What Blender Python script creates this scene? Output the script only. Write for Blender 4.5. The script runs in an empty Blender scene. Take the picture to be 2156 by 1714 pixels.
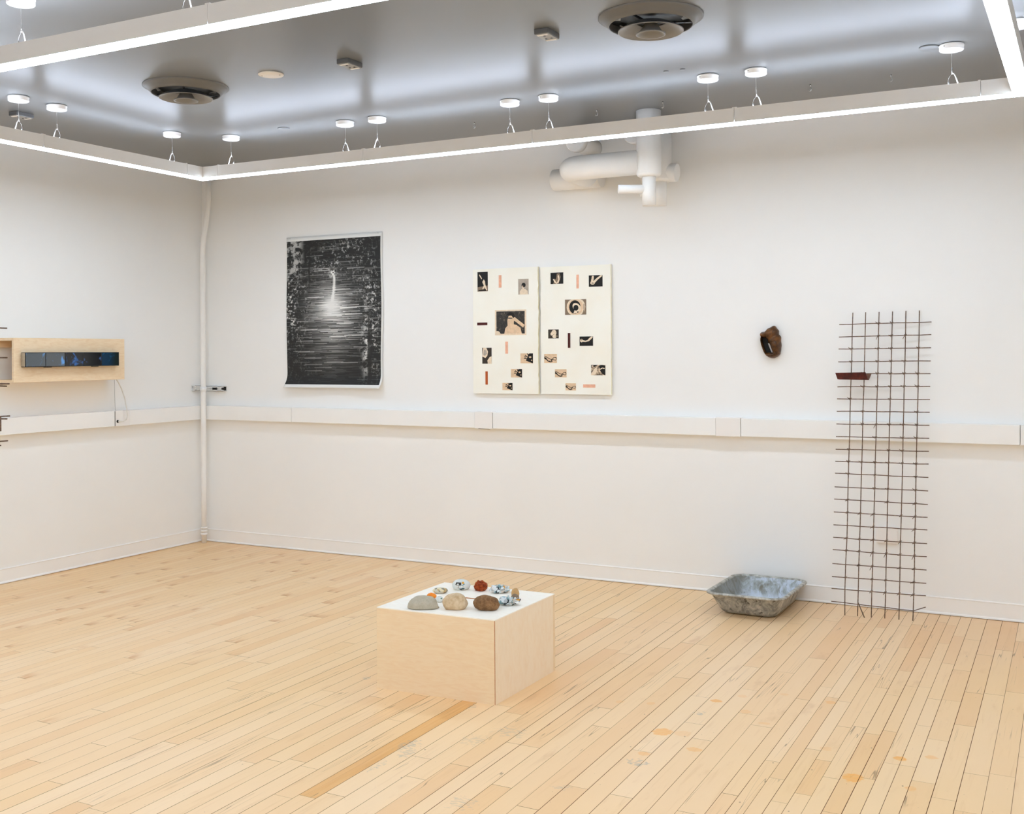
import bpy, bmesh, math, random
from mathutils import Vector, Matrix, noise as mnoise
R = random.Random(7)
S = bpy.context.scene
COL = S.collection
PI = math.pi

# ------------------------------------------------------------------ materials
def lin(r, g, b):
    f = lambda c: (c/255/12.92) if c/255 <= .04045 else ((c/255+.055)/1.055)**2.4
    return (f(r), f(g), f(b), 1)

class NT:
    """small wrapper for building node trees"""
    def __init__(s, name):
        s.m = bpy.data.materials.new(name); s.m.use_nodes = True
        s.t = s.m.node_tree; s.b = s.t.nodes['Principled BSDF']
        s.out = s.t.nodes['Material Output']
    def n(s, typ, **kw):
        nd = s.t.nodes.new(typ)
        for k, v in kw.items(): setattr(nd, k, v)
        return nd
    def put(s, sock, v):
        if isinstance(v, bpy.types.NodeSocket): s.t.links.new(v, sock)
        elif isinstance(v, (tuple, list)) and len(v) == 3 and sock.type == 'RGBA': sock.default_value = (*v, 1)
        else: sock.default_value = v
    def math(s, op, a, b=0.0, c=0.0, clamp=False):
        nd = s.n('ShaderNodeMath', operation=op, use_clamp=clamp)
        s.put(nd.inputs[0], a); s.put(nd.inputs[1], b); s.put(nd.inputs[2], c)
        return nd.outputs[0]
    def mix(s, f, a, b, mode='MIX'):
        nd = s.n('ShaderNodeMix', data_type='RGBA', blend_type=mode)
        s.put(nd.inputs[0], f); s.put(nd.inputs[6], a); s.put(nd.inputs[7], b)
        return nd.outputs[2]
    def ramp(s, f, stops, interp='LINEAR'):
        nd = s.n('ShaderNodeValToRGB'); cr = nd.color_ramp; cr.interpolation = interp
        while len(cr.elements) < len(stops): cr.elements.new(.5)
        for e, (p, c) in zip(cr.elements, stops):
            e.position = p; e.color = c if len(c) == 4 else (*c, 1)
        s.put(nd.inputs[0], f); return nd.outputs[0]
    def smooth(s, v, a, b):
        nd = s.n('ShaderNodeMapRange', interpolation_type='SMOOTHSTEP')
        s.put(nd.inputs[0], v); nd.inputs[1].default_value = a; nd.inputs[2].default_value = b
        return nd.outputs[0]
    def coord(s, which='Object'):
        return s.n('ShaderNodeTexCoord').outputs[which]
    def map(s, vec, scale=(1, 1, 1), loc=(0, 0, 0), rot=(0, 0, 0)):
        nd = s.n('ShaderNodeMapping'); s.put(nd.inputs[0], vec)
        nd.inputs[1].default_value = loc; nd.inputs[2].default_value = rot; nd.inputs[3].default_value = scale
        return nd.outputs[0]
    def noise(s, vec, scale, detail=3, rough=.5, dist=0, out=0):
        nd = s.n('ShaderNodeTexNoise'); s.put(nd.inputs['Vector'], vec)
        nd.inputs['Scale'].default_value = scale; nd.inputs['Detail'].default_value = detail
        nd.inputs['Roughness'].default_value = rough; nd.inputs['Distortion'].default_value = dist
        return nd.outputs[out]
    def voro(s, vec, scale, out='Distance', feature='F1'):
        nd = s.n('ShaderNodeTexVoronoi', feature=feature); s.put(nd.inputs['Vector'], vec)
        nd.inputs['Scale'].default_value = scale
        return nd.outputs[out]
    def bump(s, h, strength=.2, dist=.01):
        nd = s.n('ShaderNodeBump'); s.put(nd.inputs['Height'], h)
        nd.inputs['Strength'].default_value = strength; nd.inputs['Distance'].default_value = dist
        s.t.links.new(nd.outputs[0], s.b.inputs['Normal'])
    def set(s, color=None, rough=None, metal=None, spec=None, **kw):
        if color is not None: s.put(s.b.inputs['Base Color'], color)
        if rough is not None: s.put(s.b.inputs['Roughness'], rough)
        if metal is not None: s.put(s.b.inputs['Metallic'], metal)
        if spec is not None: s.put(s.b.inputs['Specular IOR Level'], spec)
        for k, v in kw.items(): s.put(s.b.inputs[k.replace('_', ' ')], v)
        return s.m

M = {}
def plain(name, c, rough=.5, metal=0, spec=.5, var=.06, scale=12, bump=0):
    n = NT(name)
    f = n.noise(n.coord(), scale, 4)
    dk = tuple(x*(1-var) for x in c[:3]) + (1,); lt = tuple(min(1, x*(1+var)) for x in c[:3]) + (1,)
    n.set(n.ramp(f, [(.3, dk), (.7, lt)]), rough, metal, spec)
    if bump: n.bump(n.noise(n.coord(), scale*6, 4), bump, .002)
    M[name] = n.m; return n.m

plain('wall_paint', (.885, .88, .866), .55, 0, .3, .012, 1.3, .03)
plain('trim_paint', (.89, .877, .855), .42, 0, .4, .012, 3)
plain('plate_paint', (.88, .845, .815), .4, 0, .4, .01, 3)
plain('white_enamel', (.88, .88, .87), .4, 0, .4, .01, 5)
plain('bar_paint', (.87, .86, .845), .45, 0, .4, .01, 5)
plain('pipe_paint', (.88, .865, .84), .6, 0, .3, .02, 8, .25)
plain('ceiling_paint', (.172, .176, .176), .28, 0, .42, .02, 2.5)
plain('diffuser_metal', (.225, .215, .20), .42, 0, .5, .05, 14)
plain('ring_metal_shaded', (.135, .130, .120), .45, 0, .5, .05, 14)  # darker copy of the diffuser metal; the ring's shade is in the colour
plain('throat_dark', (.02, .02, .022), .35, .6, .5, .4, 30)
plain('foil', (.35, .34, .33), .3, .8, .5, .6, 40)
plain('cream_plastic', (.80, .75, .68), .45, 0, .4, .02, 6)
plain('grey_plastic', (.10, .10, .10), .4, 0, .5, .1, 9)
plain('sensor_face', (.30, .29, .27), .45, 0, .5, .08, 9)
plain('steel', (.55, .54, .52), .3, 1, .5, .1, 40)
plain('galvanised', (.66, .66, .65), .42, .4, .5, .08, 30)
plain('black_gap', (.012, .011, .010), .6, 0, .3, .2, 30)
plain('black_plastic', (.02, .02, .022), .3, 0, .5, .2, 20)
plain('cord_white', (.74, .71, .66), .5, 0, .4, .03, 30)
plain('line_grey', (.55, .54, .53), .5, 0, .4, .03, 30)
plain('paper_white', (.83, .83, .81), .6, 0, .3, .01, 6)

def emit(name, c, st):
    n = NT(name)
    n.set((c[0], c[1], c[2], 1), .5)
    n.put(n.b.inputs['Emission Color'], (c[0], c[1], c[2], 1)); n.put(n.b.inputs['Emission Strength'], st)
    M[name] = n.m
emit('led_down', (.87, 1.012, 1.17), 25.8)
emit('led_up', (.85, .97, 1.18), 28.0)

def wood(name, base, dark, sc=(1, 1, 1), rough=.45):
    n = NT(name); v = n.map(n.coord(), sc)
    g = n.noise(v, 9, 6, .6, 1.2); fine = n.noise(n.map(n.coord(), tuple(5*a for a in sc)), 22, 3)
    c = n.mix(n.smooth(g, .35, .72), base, dark)
    c = n.mix(n.math('MULTIPLY', n.smooth(fine, .5, .75), .25), c, dark)
    n.set(c, rough, 0, .35); n.bump(g, .03, .002); M[name] = n.m
wood('birch_shaded', lin(240, 218, 184), lin(236, 209, 171), (1.2, 1.2, 7))  # one birch in three tones; this one has shade in its colour
wood('birch_half_lit', lin(246, 231, 208), lin(243, 224, 197), (1.5, 3, 1.2))
wood('birch_lit', lin(251, 245, 234), lin(249, 240, 226), (2, 6, 2))  # lightest birch tone, light from above put into the colour
wood('maple_ply', lin(240, 217, 184), lin(232, 203, 165), (2, 1.2, 6))
wood('seam_edge', lin(190, 132, 88), lin(170, 108, 66), (2, 2, 20))
wood('ply_edge', lin(214, 178, 132), lin(188, 146, 100), (2, 2, 60))

def mat_rust():
    n = NT('rusty_rod'); c = n.coord()
    f = n.noise(c, 60, 5); g = n.noise(c, 9, 3)
    col = n.ramp(f, [(.3, lin(84, 66, 54)), (.55, lin(122, 98, 82)), (.75, lin(152, 126, 106))])
    col = n.mix(n.math('MULTIPLY', n.smooth(g, .5, .7), .5), col, lin(104, 90, 80))
    n.set(col, .7, .1, .3); M['rusty_rod'] = n.m
    n = NT('rust_plate'); c = n.coord(); f = n.noise(c, 34, 6, .65); g = n.voro(c, 60)
    col = n.ramp(f, [(.3, lin(52, 16, 8)), (.55, lin(84, 28, 15)), (.8, lin(112, 48, 28))])
    n.set(col, .65, .1, .35); n.bump(f, .3, .003); M['rust_plate'] = n.m
    n = NT('rust_inside'); c = n.coord(); f = n.noise(c, 30, 5)
    n.set(n.ramp(f, [(.3, lin(96, 62, 48)), (.7, lin(140, 104, 86))]), .6, .3, .4); M['rust_inside'] = n.m
    n = NT('bronze_crust'); c = n.coord(); f = n.noise(c, 26, 7, .65, .6); g = n.noise(c, 90, 3)
    col = n.ramp(f, [(.3, lin(40, 20, 4)), (.5, lin(84, 50, 12)), (.66, lin(118, 70, 20)), (.82, lin(186, 130, 66))])
    n.set(col, .34, .35, .5); n.bump(n.math('ADD', f, n.math('MULTIPLY', g, .3)), .6, .006); M['bronze_crust'] = n.m
mat_rust()

def mat_tub():
    n = NT('tub_outside'); c = n.coord()
    f = n.noise(n.map(c, (1, 1, .55)), 22, 8, .7, .8); g = n.noise(n.map(c, (1, 1, .4)), 75, 5, .7)
    col = n.ramp(f, [(.3, lin(96, 98, 98)), (.46, lin(146, 147, 144)), (.58, lin(180, 180, 176)), (.72, lin(216, 214, 206))])
    col = n.mix(n.math('MULTIPLY', n.smooth(g, .56, .68), .75), col, lin(196, 191, 176))
    col = n.mix(n.math('MULTIPLY', n.smooth(n.noise(c, 42, 5), .58, .7), .8), col, lin(62, 60, 56))
    col = n.mix(n.smooth(n.voro(c, 26), .07, .045), col, lin(225, 222, 212))
    n.set(col, .55, .15, .4); n.bump(f, .25, .004); M['tub_outside'] = n.m
    n = NT('tub_inside'); c = n.coord()
    f = n.noise(n.map(c, (1, 1, .6)), 13, 6, .6, 1.0); g = n.noise(n.map(c, (2, .5, 1)), 60, 6, .7)
    base = n.ramp(f, [(.36, lin(128, 122, 108)), (.47, lin(160, 164, 162)), (.58, lin(196, 204, 214))])
    geo = n.n('ShaderNodeSeparateXYZ'); n.put(geo.inputs[0], c)
    floorm = n.smooth(geo.outputs[2], .06, .015)
    base = n.mix(n.math('MULTIPLY', floorm, .8), base, lin(204, 212, 223))
    base = n.mix(n.math('MULTIPLY', n.smooth(g, .57, .66), .8), base, lin(120, 126, 128))
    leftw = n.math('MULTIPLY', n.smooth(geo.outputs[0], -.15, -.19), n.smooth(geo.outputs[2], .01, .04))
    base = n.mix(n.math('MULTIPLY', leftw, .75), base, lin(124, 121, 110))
    n.set(base, .6, .05, .35); n.bump(g, .2, .003); M['tub_inside'] = n.m
    n = NT('tub_rim'); c = n.coord(); f = n.noise(c, 30, 6, .65)
    n.set(n.ramp(f, [(.32, lin(118, 112, 99)), (.5, lin(168, 166, 158)), (.68, lin(206, 205, 198))]), .5, .2, .4); M['tub_rim'] = n.m
mat_tub()

MARKS = [(5.045,-2.136,.058,.05,.95),(5.50,-1.93,.052,.05,.6),(5.29,-1.91,.045,.04,.3),(5.13,-2.02,.05,.05,.35),(5.873,-2.487,.058,.05,1),(5.976,-2.42,.055,.05,.55),(5.60,-2.51,.05,.05,.3),(5.75,-2.76,.08,.10,.95),(5.95,-2.77,.045,.05,.5),(5.31,-2.33,.06,.035,.35),(5.20,-2.22,.05,.06,.4),(4.99,-2.88,.05,.05,.55),(4.67,-2.34,.04,.05,.35),(4.80,-2.3,.04,.05,.4),(4.97,-2.62,.09,.10,.85),(5.15,-2.75,.07,.05,.6),(5.05,-2.60,.08,.08,.3)]
SMUDGE = [(4.13,-3.22,.07,.14,0.47),(4.175,-3.29,.06,.10,0.39),(4.12,-2.69,.04,.06,0.44),(4.85,-3.32,.07,.05,0.33),(5.03,-2.33,.05,.05,0.44),(4.42,-2.9,.14,.12,0.28),(4.33,-3.05,.1,.12,0.22),(3.46,-2.56,.05,.06,0.39),(4.6,-3.6,.10,.10,0.28),(5.0,-2.98,.08,.07,0.52),(4.15,-3.45,.03,.12,0.28)]
def mat_floor():
    n = NT('maple_boards')
    at = n.n('ShaderNodeAttribute'); at.attribute_name = 'tone'
    sp = n.n('ShaderNodeSeparateColor'); n.put(sp.inputs[0], at.outputs['Color'])
    rnd, kind, dirt = sp.outputs[0], sp.outputs[1], sp.outputs[2]
    co = n.coord(); cx = n.n('ShaderNodeCombineXYZ')
    n.put(cx.inputs[0], n.math('MULTIPLY', rnd, 37.0)); n.put(cx.inputs[1], n.math('MULTIPLY', rnd, 91.0))
    ad = n.n('ShaderNodeVectorMath', operation='ADD'); n.put(ad.inputs[0], co); n.put(ad.inputs[1], cx.outputs[0])
    v = ad.outputs[0]
    col = n.ramp(rnd, [(0, lin(234, 190, 141)), (.2, lin(239, 201, 154)), (.6, lin(241, 205, 160)), (.85, lin(244, 211, 170)), (1, lin(238, 198, 149))])
    grain = n.noise(n.map(v, (22, 1.1, 1)), 2.2, 5, .6, .6)
    col = n.mix(n.math('MULTIPLY', n.smooth(grain, .52, .8), .38), col, lin(212, 166, 116))
    blot = n.noise(n.map(v, (5, 1.6, 1)), 1.7, 4, .6)
    col = n.mix(n.math('MULTIPLY', n.smooth(blot, .58, .78), .45), col, lin(206, 158, 112))
    # yellower varnish drifting across whole floor
    big = n.noise(co, .42, 2); col = n.mix(n.math('MULTIPLY', n.smooth(big, .42, .66), .34), col, lin(238, 200, 138))
    # the two odd orange planks
    org = n.mix(n.smooth(grain, .35, .8), lin(229, 176, 112), lin(220, 160, 92))
    col = n.mix(kind, col, org)
    # cracks running with the grain, nail holes and specks
    crk = n.noise(n.map(v, (13, .32, 1), rot=(0, 0, .04)), 2.4, 1.5, .5, .35)
    line = n.smooth(n.math('ABSOLUTE', n.math('SUBTRACT', crk, .5)), .009, .002)
    gate = n.smooth(n.noise(n.map(v, (2, .8, 1)), 1.6, 1), .56, .64)
    col = n.mix(n.math('MULTIPLY', n.math('MULTIPLY', n.math('MULTIPLY', line, gate), dirt), .65), col, lin(116, 78, 40))
    for sc, th, a in ((13, .055, .8), (31, .07, .55)):
        d = n.voro(n.map(co, (1, .8, 1), loc=(sc, 2, 0)), sc)
        cell = n.voro(n.map(co, (1, .8, 1), loc=(sc, 2, 0)), sc, 'Color')
        s2 = n.n('ShaderNodeSeparateColor'); n.put(s2.inputs[0], cell)
        m = n.math('MULTIPLY', n.smooth(d, th, th*.45), n.math('GREATER_THAN', s2.outputs[0], .72))
        col = n.mix(n.math('MULTIPLY', n.math('MULTIPLY', m, a), dirt), col, lin(110, 76, 48))
    scf = n.noise(n.map(co, (3, 3, 1), rot=(0, 0, .7)), 6, 6, .75, 1.5)
    col = n.mix(n.math('MULTIPLY', n.math('MULTIPLY', n.smooth(scf, .69, .77), .22), dirt), col, lin(150, 138, 122))
    # brown burn marks where board ends meet
    uvn = n.n('ShaderNodeUVMap'); uvn.uv_map = 'uv'; us = n.n('ShaderNodeSeparateXYZ'); n.put(us.inputs[0], uvn.outputs[0])
    burn = n.math('MULTIPLY', n.smooth(us.outputs[1], .11, .0), n.smooth(n.noise(n.map(v, (9, 2, 1)), 2.0, 3), .42, .62))
    gate2 = n.math('GREATER_THAN', n.math('FRACT', n.math('MULTIPLY', rnd, 17.3)), .45)
    oz = n.n('ShaderNodeSeparateXYZ'); n.put(oz.inputs[0], co)
    far = n.smooth(oz.outputs[0], 3.0, 2.3)
    col = n.mix(n.math('MULTIPLY', n.math('MULTIPLY', n.math('MULTIPLY', burn, gate2), far), .85), col, lin(206, 146, 88))
    # orange prints and grey paint smudges worn into the boards
    def spots(lst, hatch):
        acc = None
        for x, y, w_, d_, s_ in lst:
            mp = n.map(co, (2/w_, 2/d_, 0), (-x*2/w_, -y*2/d_, 0)); ln = n.n('ShaderNodeVectorMath', operation='LENGTH'); n.put(ln.inputs[0], mp)
            r_ = n.math('MULTIPLY', n.smooth(n.math('ADD', ln.outputs['Value'], hatch), 1.0, .72), s_)
            acc = r_ if acc is None else n.math('MAXIMUM', acc, r_)
        return acc
    ragged = n.math('MULTIPLY', n.math('SUBTRACT', n.noise(co, 45, 4, .65), .5), 1.1)
    wv = n.n('ShaderNodeTexWave', wave_type='BANDS'); n.put(wv.inputs[0], n.map(co, (1, 1, 1), rot=(0, 0, .9))); wv.inputs['Scale'].default_value = 26; wv.inputs['Distortion'].default_value = 1.2
    om = n.math('MULTIPLY', spots(MARKS, ragged), n.math('ADD', .45, n.math('MULTIPLY', n.smooth(wv.outputs['Fac'], .3, .7), .55)))
    col = n.mix(om, col, lin(240, 166, 58))
    sm = n.math('MULTIPLY', spots(SMUDGE, n.math('MULTIPLY', ragged, 3.2)), n.smooth(n.noise(n.map(co, (1, 2.5, 1)), 38, 4), .40, .60))
    col = n.mix(sm, col, lin(142, 150, 148))
    ro = n.math('ADD', .3, n.math('MULTIPLY', n.noise(co, 3, 3), .2))
    n.set(col, ro, 0, .42); n.bump(grain, .03, .002); M['maple_boards'] = n.m
mat_floor()
plain('subfloor', lin(98, 52, 18), .95, 0, .1, .3, 20)

def mat_poster():
    n = NT('forest_print'); uvw = n.coord('UV')
    s = n.n('ShaderNodeSeparateXYZ'); n.put(s.inputs[0], uvw); u, v = s.outputs[0], s.outputs[1]
    A, B, C = (lambda a, b: n.math('MULTIPLY', a, b)), (lambda a, b: n.math('ADD', a, b)), (lambda a, b: n.math('SUBTRACT', a, b))
    def gauss(cu, cv, su, sv):
        a = n.math('POWER', n.math('DIVIDE', C(u, cu), su), 2); b = n.math('POWER', n.math('DIVIDE', C(v, cv), sv), 2)
        return n.math('EXPONENT', n.math('MULTIPLY', B(a, b), -1.0))
    asp = n.map(uvw, (.8, 1.0, 1))
    # dashes
    def dashes(rows, cells, seed, th):
        row = n.math('FLOOR', n.math('MULTIPLY', B(v, n.math('MULTIPLY', C(u, .5), -.008)), rows))
        w1 = n.n('ShaderNodeTexWhiteNoise', noise_dimensions='1D'); n.put(w1.inputs['W'], B(row, seed))
        cell = n.math('FLOOR', n.math('ADD', n.math('MULTIPLY', u, cells), n.math('MULTIPLY', w1.outputs[0], 7.0)))
        cv = n.n('ShaderNodeCombineXYZ'); n.put(cv.inputs[0], row); n.put(cv.inputs[1], cell); n.put(cv.inputs[2], seed)
        w2 = n.n('ShaderNodeTexWhiteNoise', noise_dimensions='3D'); n.put(w2.inputs['Vector'], cv.outputs[0])
        return n.math('POWER', n.smooth(w2.outputs[0], th, 1.0), 1.5)
    win = n.math('MULTIPLY', gauss(.5, .5, .30, .36), 1.0)
    wob = n.math('MULTIPLY', C(n.noise(uvw, 6, 2), .5), .02)
    d1 = dashes(210, 5.5, 3.0, .86); d2 = dashes(330, 8, 11.0, .74); d3 = dashes(420, 3.2, 23.0, .25)
    glow = gauss(.485, .545, .085, .07); glow2 = gauss(.5, .50, .20, .17); low = gauss(.5, .31, .16, .15); up = gauss(.5, .70, .2, .10)
    val = n.math('MULTIPLY', A(d1, gauss(.5, .5, .36, .33)), .85)
    val = B(val, n.math('MULTIPLY', A(d2, gauss(.5, .46, .25, .24)), .5))
    mod = n.math('ADD', .12, n.math('MULTIPLY', d3, 1.15))
    val = B(val, n.math('MULTIPLY', A(glow2, mod), .62)); val = B(val, n.math('MULTIPLY', A(low, mod), .22))
    val = B(val, n.math('MULTIPLY', A(up, mod), .12)); val = B(val, n.math('MULTIPLY', glow, .75))
    # flash on a hanging rope: a thin bright curved line
    cu = B(.49, n.math('MULTIPLY', n.math('SINE', n.math('MULTIPLY', C(v, .56), 9.0)), .025))
    ln = n.math('EXPONENT', n.math('MULTIPLY', n.math('POWER', n.math('DIVIDE', C(u, cu), .012), 2), -1.0))
    ln = A(ln, A(n.smooth(v, .56, .60), n.smooth(v, .77, .73)))
    val = B(val, n.math('MULTIPLY', ln, .8)); val = B(val, n.math('MULTIPLY', gauss(.5, .765, .035, .025), n.math('MULTIPLY', n.smooth(n.noise(asp, 60, 4), .42, .6), 1.2)))
    # leaves
    leaf = n.smooth(n.noise(asp, 46, 6, .7), .50, .62); leaf2 = n.smooth(n.noise(asp, 13, 4, .6), .40, .58)
    lm = B(n.math('MULTIPLY', gauss(.04, .56, .15, .22), 1.3), n.math('MULTIPLY', gauss(.9, .40, .09, .28), 1.0))
    lm = B(lm, n.math('MULTIPLY', gauss(.70, .90, .18, .12), .6)); lm = B(lm, n.math('MULTIPLY', gauss(.42, .84, .15, .10), .6))
    lm = B(lm, n.math('MULTIPLY', gauss(.86, .68, .13, .13), .5)); lm = B(lm, n.math('MULTIPLY', gauss(.12, .12, .2, .1), .12))
    val = B(val, n.math('MULTIPLY', A(A(leaf, leaf2), lm), .75))
    # pale sky at the upper left seen between leaves, and bright gaps right of a trunk
    sky = A(n.smooth(u, .20, .12), A(n.smooth(v, .72, .80), 1.0))
    hole = n.smooth(n.noise(asp, 11, 6, .65), .53, .45)
    val = B(val, n.math('MULTIPLY', A(sky, hole), .42))
    gap = A(gauss(.845, .30, .03, .2), n.smooth(n.noise(asp, 16, 5, .6), .48, .56)); val = B(val, n.math('MULTIPLY', gap, .6))
    trunk = n.math('MULTIPLY', n.smooth(n.math('ABSOLUTE', C(u, .885)), .028, .018), n.smooth(v, .55, .4))
    trunk2 = n.smooth(n.math('ABSOLUTE', C(u, .245)), .014, .006); trunk2 = A(trunk2, n.smooth(v, .6, .75))
    val = n.math('MULTIPLY', val, C(1.0, n.math('MULTIPLY', trunk, .85))); val = n.math('MULTIPLY', val, C(1.0, n.math('MULTIPLY', trunk2, .7)))
    val = B(n.math('MINIMUM', val, .82), .022)
    cc = n.n('ShaderNodeCombineColor'); n.put(cc.inputs[0], val); n.put(cc.inputs[1], n.math('MULTIPLY', val, .995)); n.put(cc.inputs[2], n.math('MULTIPLY', val, .97))
    n.set(cc.outputs[0], .55, 0, .25); M['forest_print'] = n.m
mat_poster()

def mat_misc():
    n = NT('wax_sheet'); c = n.coord(); f = n.noise(c, 5, 4)
    n.set(n.ramp(f, [(.35, lin(247, 243, 230)), (.7, lin(248, 247, 238))]), .5, 0, .35); n.bump(n.noise(c, 40, 4), .08, .002); M['wax_sheet'] = n.m
    n = NT('wax_edge'); c = n.coord(); n.set(n.ramp(n.noise(c, 30, 4), [(.3, lin(240, 232, 200)), (.7, lin(246, 241, 218))]), .5); M['wax_edge'] = n.m
    for nm, c in dict(print_black=(22, 19, 17), print_dark=(58, 50, 43), print_mid=(134, 115, 96), print_sepia=(226, 196, 162), print_light=(233, 214, 188),
                      print_grey=(176, 164, 150), strip_peach=(236, 180, 152), strip_rust=(182, 88, 36), strip_maroon=(74, 22, 18)).items():
        plain(nm, lin(*c), .5, 0, .3, .10, 55)
    n = NT('leafy_dark'); c = n.coord(); n.set(n.ramp(n.noise(c, 60, 6, .65), [(.4, lin(26, 23, 20)), (.58, lin(54, 48, 42)), (.72, lin(150, 132, 112))]), .5); M['leafy_dark'] = n.m
    n = NT('mottled_sepia'); c = n.coord(); n.set(n.ramp(n.noise(c, 42, 5, .6), [(.36, lin(30, 26, 22)), (.48, lin(150, 128, 104)), (.6, lin(230, 206, 174))]), .5); M['mottled_sepia'] = n.m
    # little video screens; grey of the first two is a painted reflection
    for k, (bg, fg, sd, st) in enumerate([((86, 94, 100), (96, 150, 205), 3, .8), ((86, 92, 96), (100, 160, 225), 9, .8), ((6, 8, 14), (40, 96, 165), 17, .9), ((5, 6, 10), (62, 100, 160), 31, .9), ((4, 44, 70), (20, 100, 150), 44, .9)]):
        n = NT('screen_%s' % 'abcde'[k]); c = n.map(n.coord(), (1, 1, 1), loc=(sd, sd*.7, 0))
        f = n.noise(c, 13, 4, .6, .9); col = n.mix(n.smooth(f, .52, .68), lin(*bg), lin(*fg))
        if k == 4:
            sx = n.n('ShaderNodeSeparateXYZ'); n.put(sx.inputs[0], n.coord('Generated'))
            col = n.mix(n.smooth(sx.outputs[1], .25, .9), col, lin(6, 24, 22))
        n.set((.01, .01, .01, 1), .12, 0, .5); n.put(n.b.inputs['Emission Color'], col); n.put(n.b.inputs['Emission Strength'], st); M['screen_%d' % k] = n.m
    n = NT('pale_blue_inset'); n.set(lin(196, 214, 230), .25, 0, .5); n.bump(n.noise(n.coord(), 20), .02); M['pale_blue_inset'] = n.m  # even pale blue colour for the sunken pane
    # stones
    def stone(nm, stops, sc, rough=.75, det=6, bump=.3, spec=.3):
        n = NT(nm); c = n.coord(); f = n.noise(c, sc, det, .62); g = n.noise(c, sc*5, 4)
        n.set(n.mix(.35, n.ramp(f, stops), n.ramp(g, stops)), rough, 0, spec); n.bump(n.math('ADD', f, g), bump, .003); M[nm] = n.m
    stone('stone_grey', [(.3, lin(168, 157, 136)), (.7, lin(192, 182, 162))], 22)
    stone('stone_beige', [(.3, lin(176, 142, 102)), (.5, lin(208, 182, 146)), (.72, lin(226, 206, 176))], 16)
    stone('stone_brown', [(.3, lin(84, 56, 32)), (.5, lin(128, 92, 58)), (.7, lin(158, 122, 84))], 30, .8, 7, .5)
    stone('stone_red', [(.34, lin(84, 22, 4)), (.5, lin(158, 62, 20)), (.7, lin(206, 112, 56))], 60, .75, 5, .8)
    stone('stone_orange', [(.3, lin(232, 120, 24)), (.7, lin(248, 156, 50))], 14, .45, 3, .1)
    stone('stone_tan', [(.3, lin(176, 132, 78)), (.7, lin(214, 176, 122))], 18, .5)
    stone('stone_taupe', [(.3, lin(112, 92, 72)), (.7, lin(152, 130, 106))], 24, .6)
    n = NT('stone_speckled'); c = n.coord(); f = n.voro(c, 70, 'Color'); ss = n.n('ShaderNodeSeparateColor'); n.put(ss.inputs[0], f)
    n.set(n.ramp(ss.outputs[0], [(0, lin(140, 130, 108)), (.3, lin(206, 198, 178)), (.6, lin(224, 210, 170)), (.85, lin(196, 164, 110)), (1, lin(230, 228, 220))], 'CONSTANT'), .6); M['stone_speckled'] = n.m
    def collage(nm, sc, ramp, trans):
        n = NT(nm); c = n.coord(); w = n.noise(c, 18, 3, .5, 0, 1)
        ad = n.n('ShaderNodeVectorMath', operation='MULTIPLY_ADD'); n.put(ad.inputs[0], w); ad.inputs[1].default_value = (.03, .03, .03); n.put(ad.inputs[2], c)
        f = n.voro(n.map(ad.outputs[0], (1, 1.4, .8)), sc, 'Color'); ss = n.n('ShaderNodeSeparateColor'); n.put(ss.inputs[0], f)
        n.set(n.ramp(ss.outputs[0], ramp, 'CONSTANT'), .18, 0, .5, Transmission_Weight=trans); M[nm] = n.m
    pal = [(0, lin(226, 232, 232)), (.24, lin(50, 58, 62)), (.30, lin(130, 166, 170)), (.46, lin(236, 240, 240)), (.72, lin(214, 170, 100)), (.78, lin(186, 206, 212)), (.9, lin(236, 222, 208))]
    collage('crumpled_film', 52, pal, .12)
    collage('film_stone', 40, [(0, lin(214, 206, 194)), (.26, lin(58, 68, 72)), (.42, lin(196, 206, 200)), (.66, lin(120, 146, 148)), (.76, lin(208, 150, 50)), (.84, lin(206, 212, 208))], .12)
    n = NT('milk_glass'); c = n.coord(); n.set(n.ramp(n.noise(c, 16, 3), [(.4, lin(222, 226, 220)), (.62, lin(236, 236, 230))]), .2, 0, .5, Transmission_Weight=.1); M['milk_glass'] = n.m
    plain('green_dab', lin(96, 136, 104), .5)
mat_misc()

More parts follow.
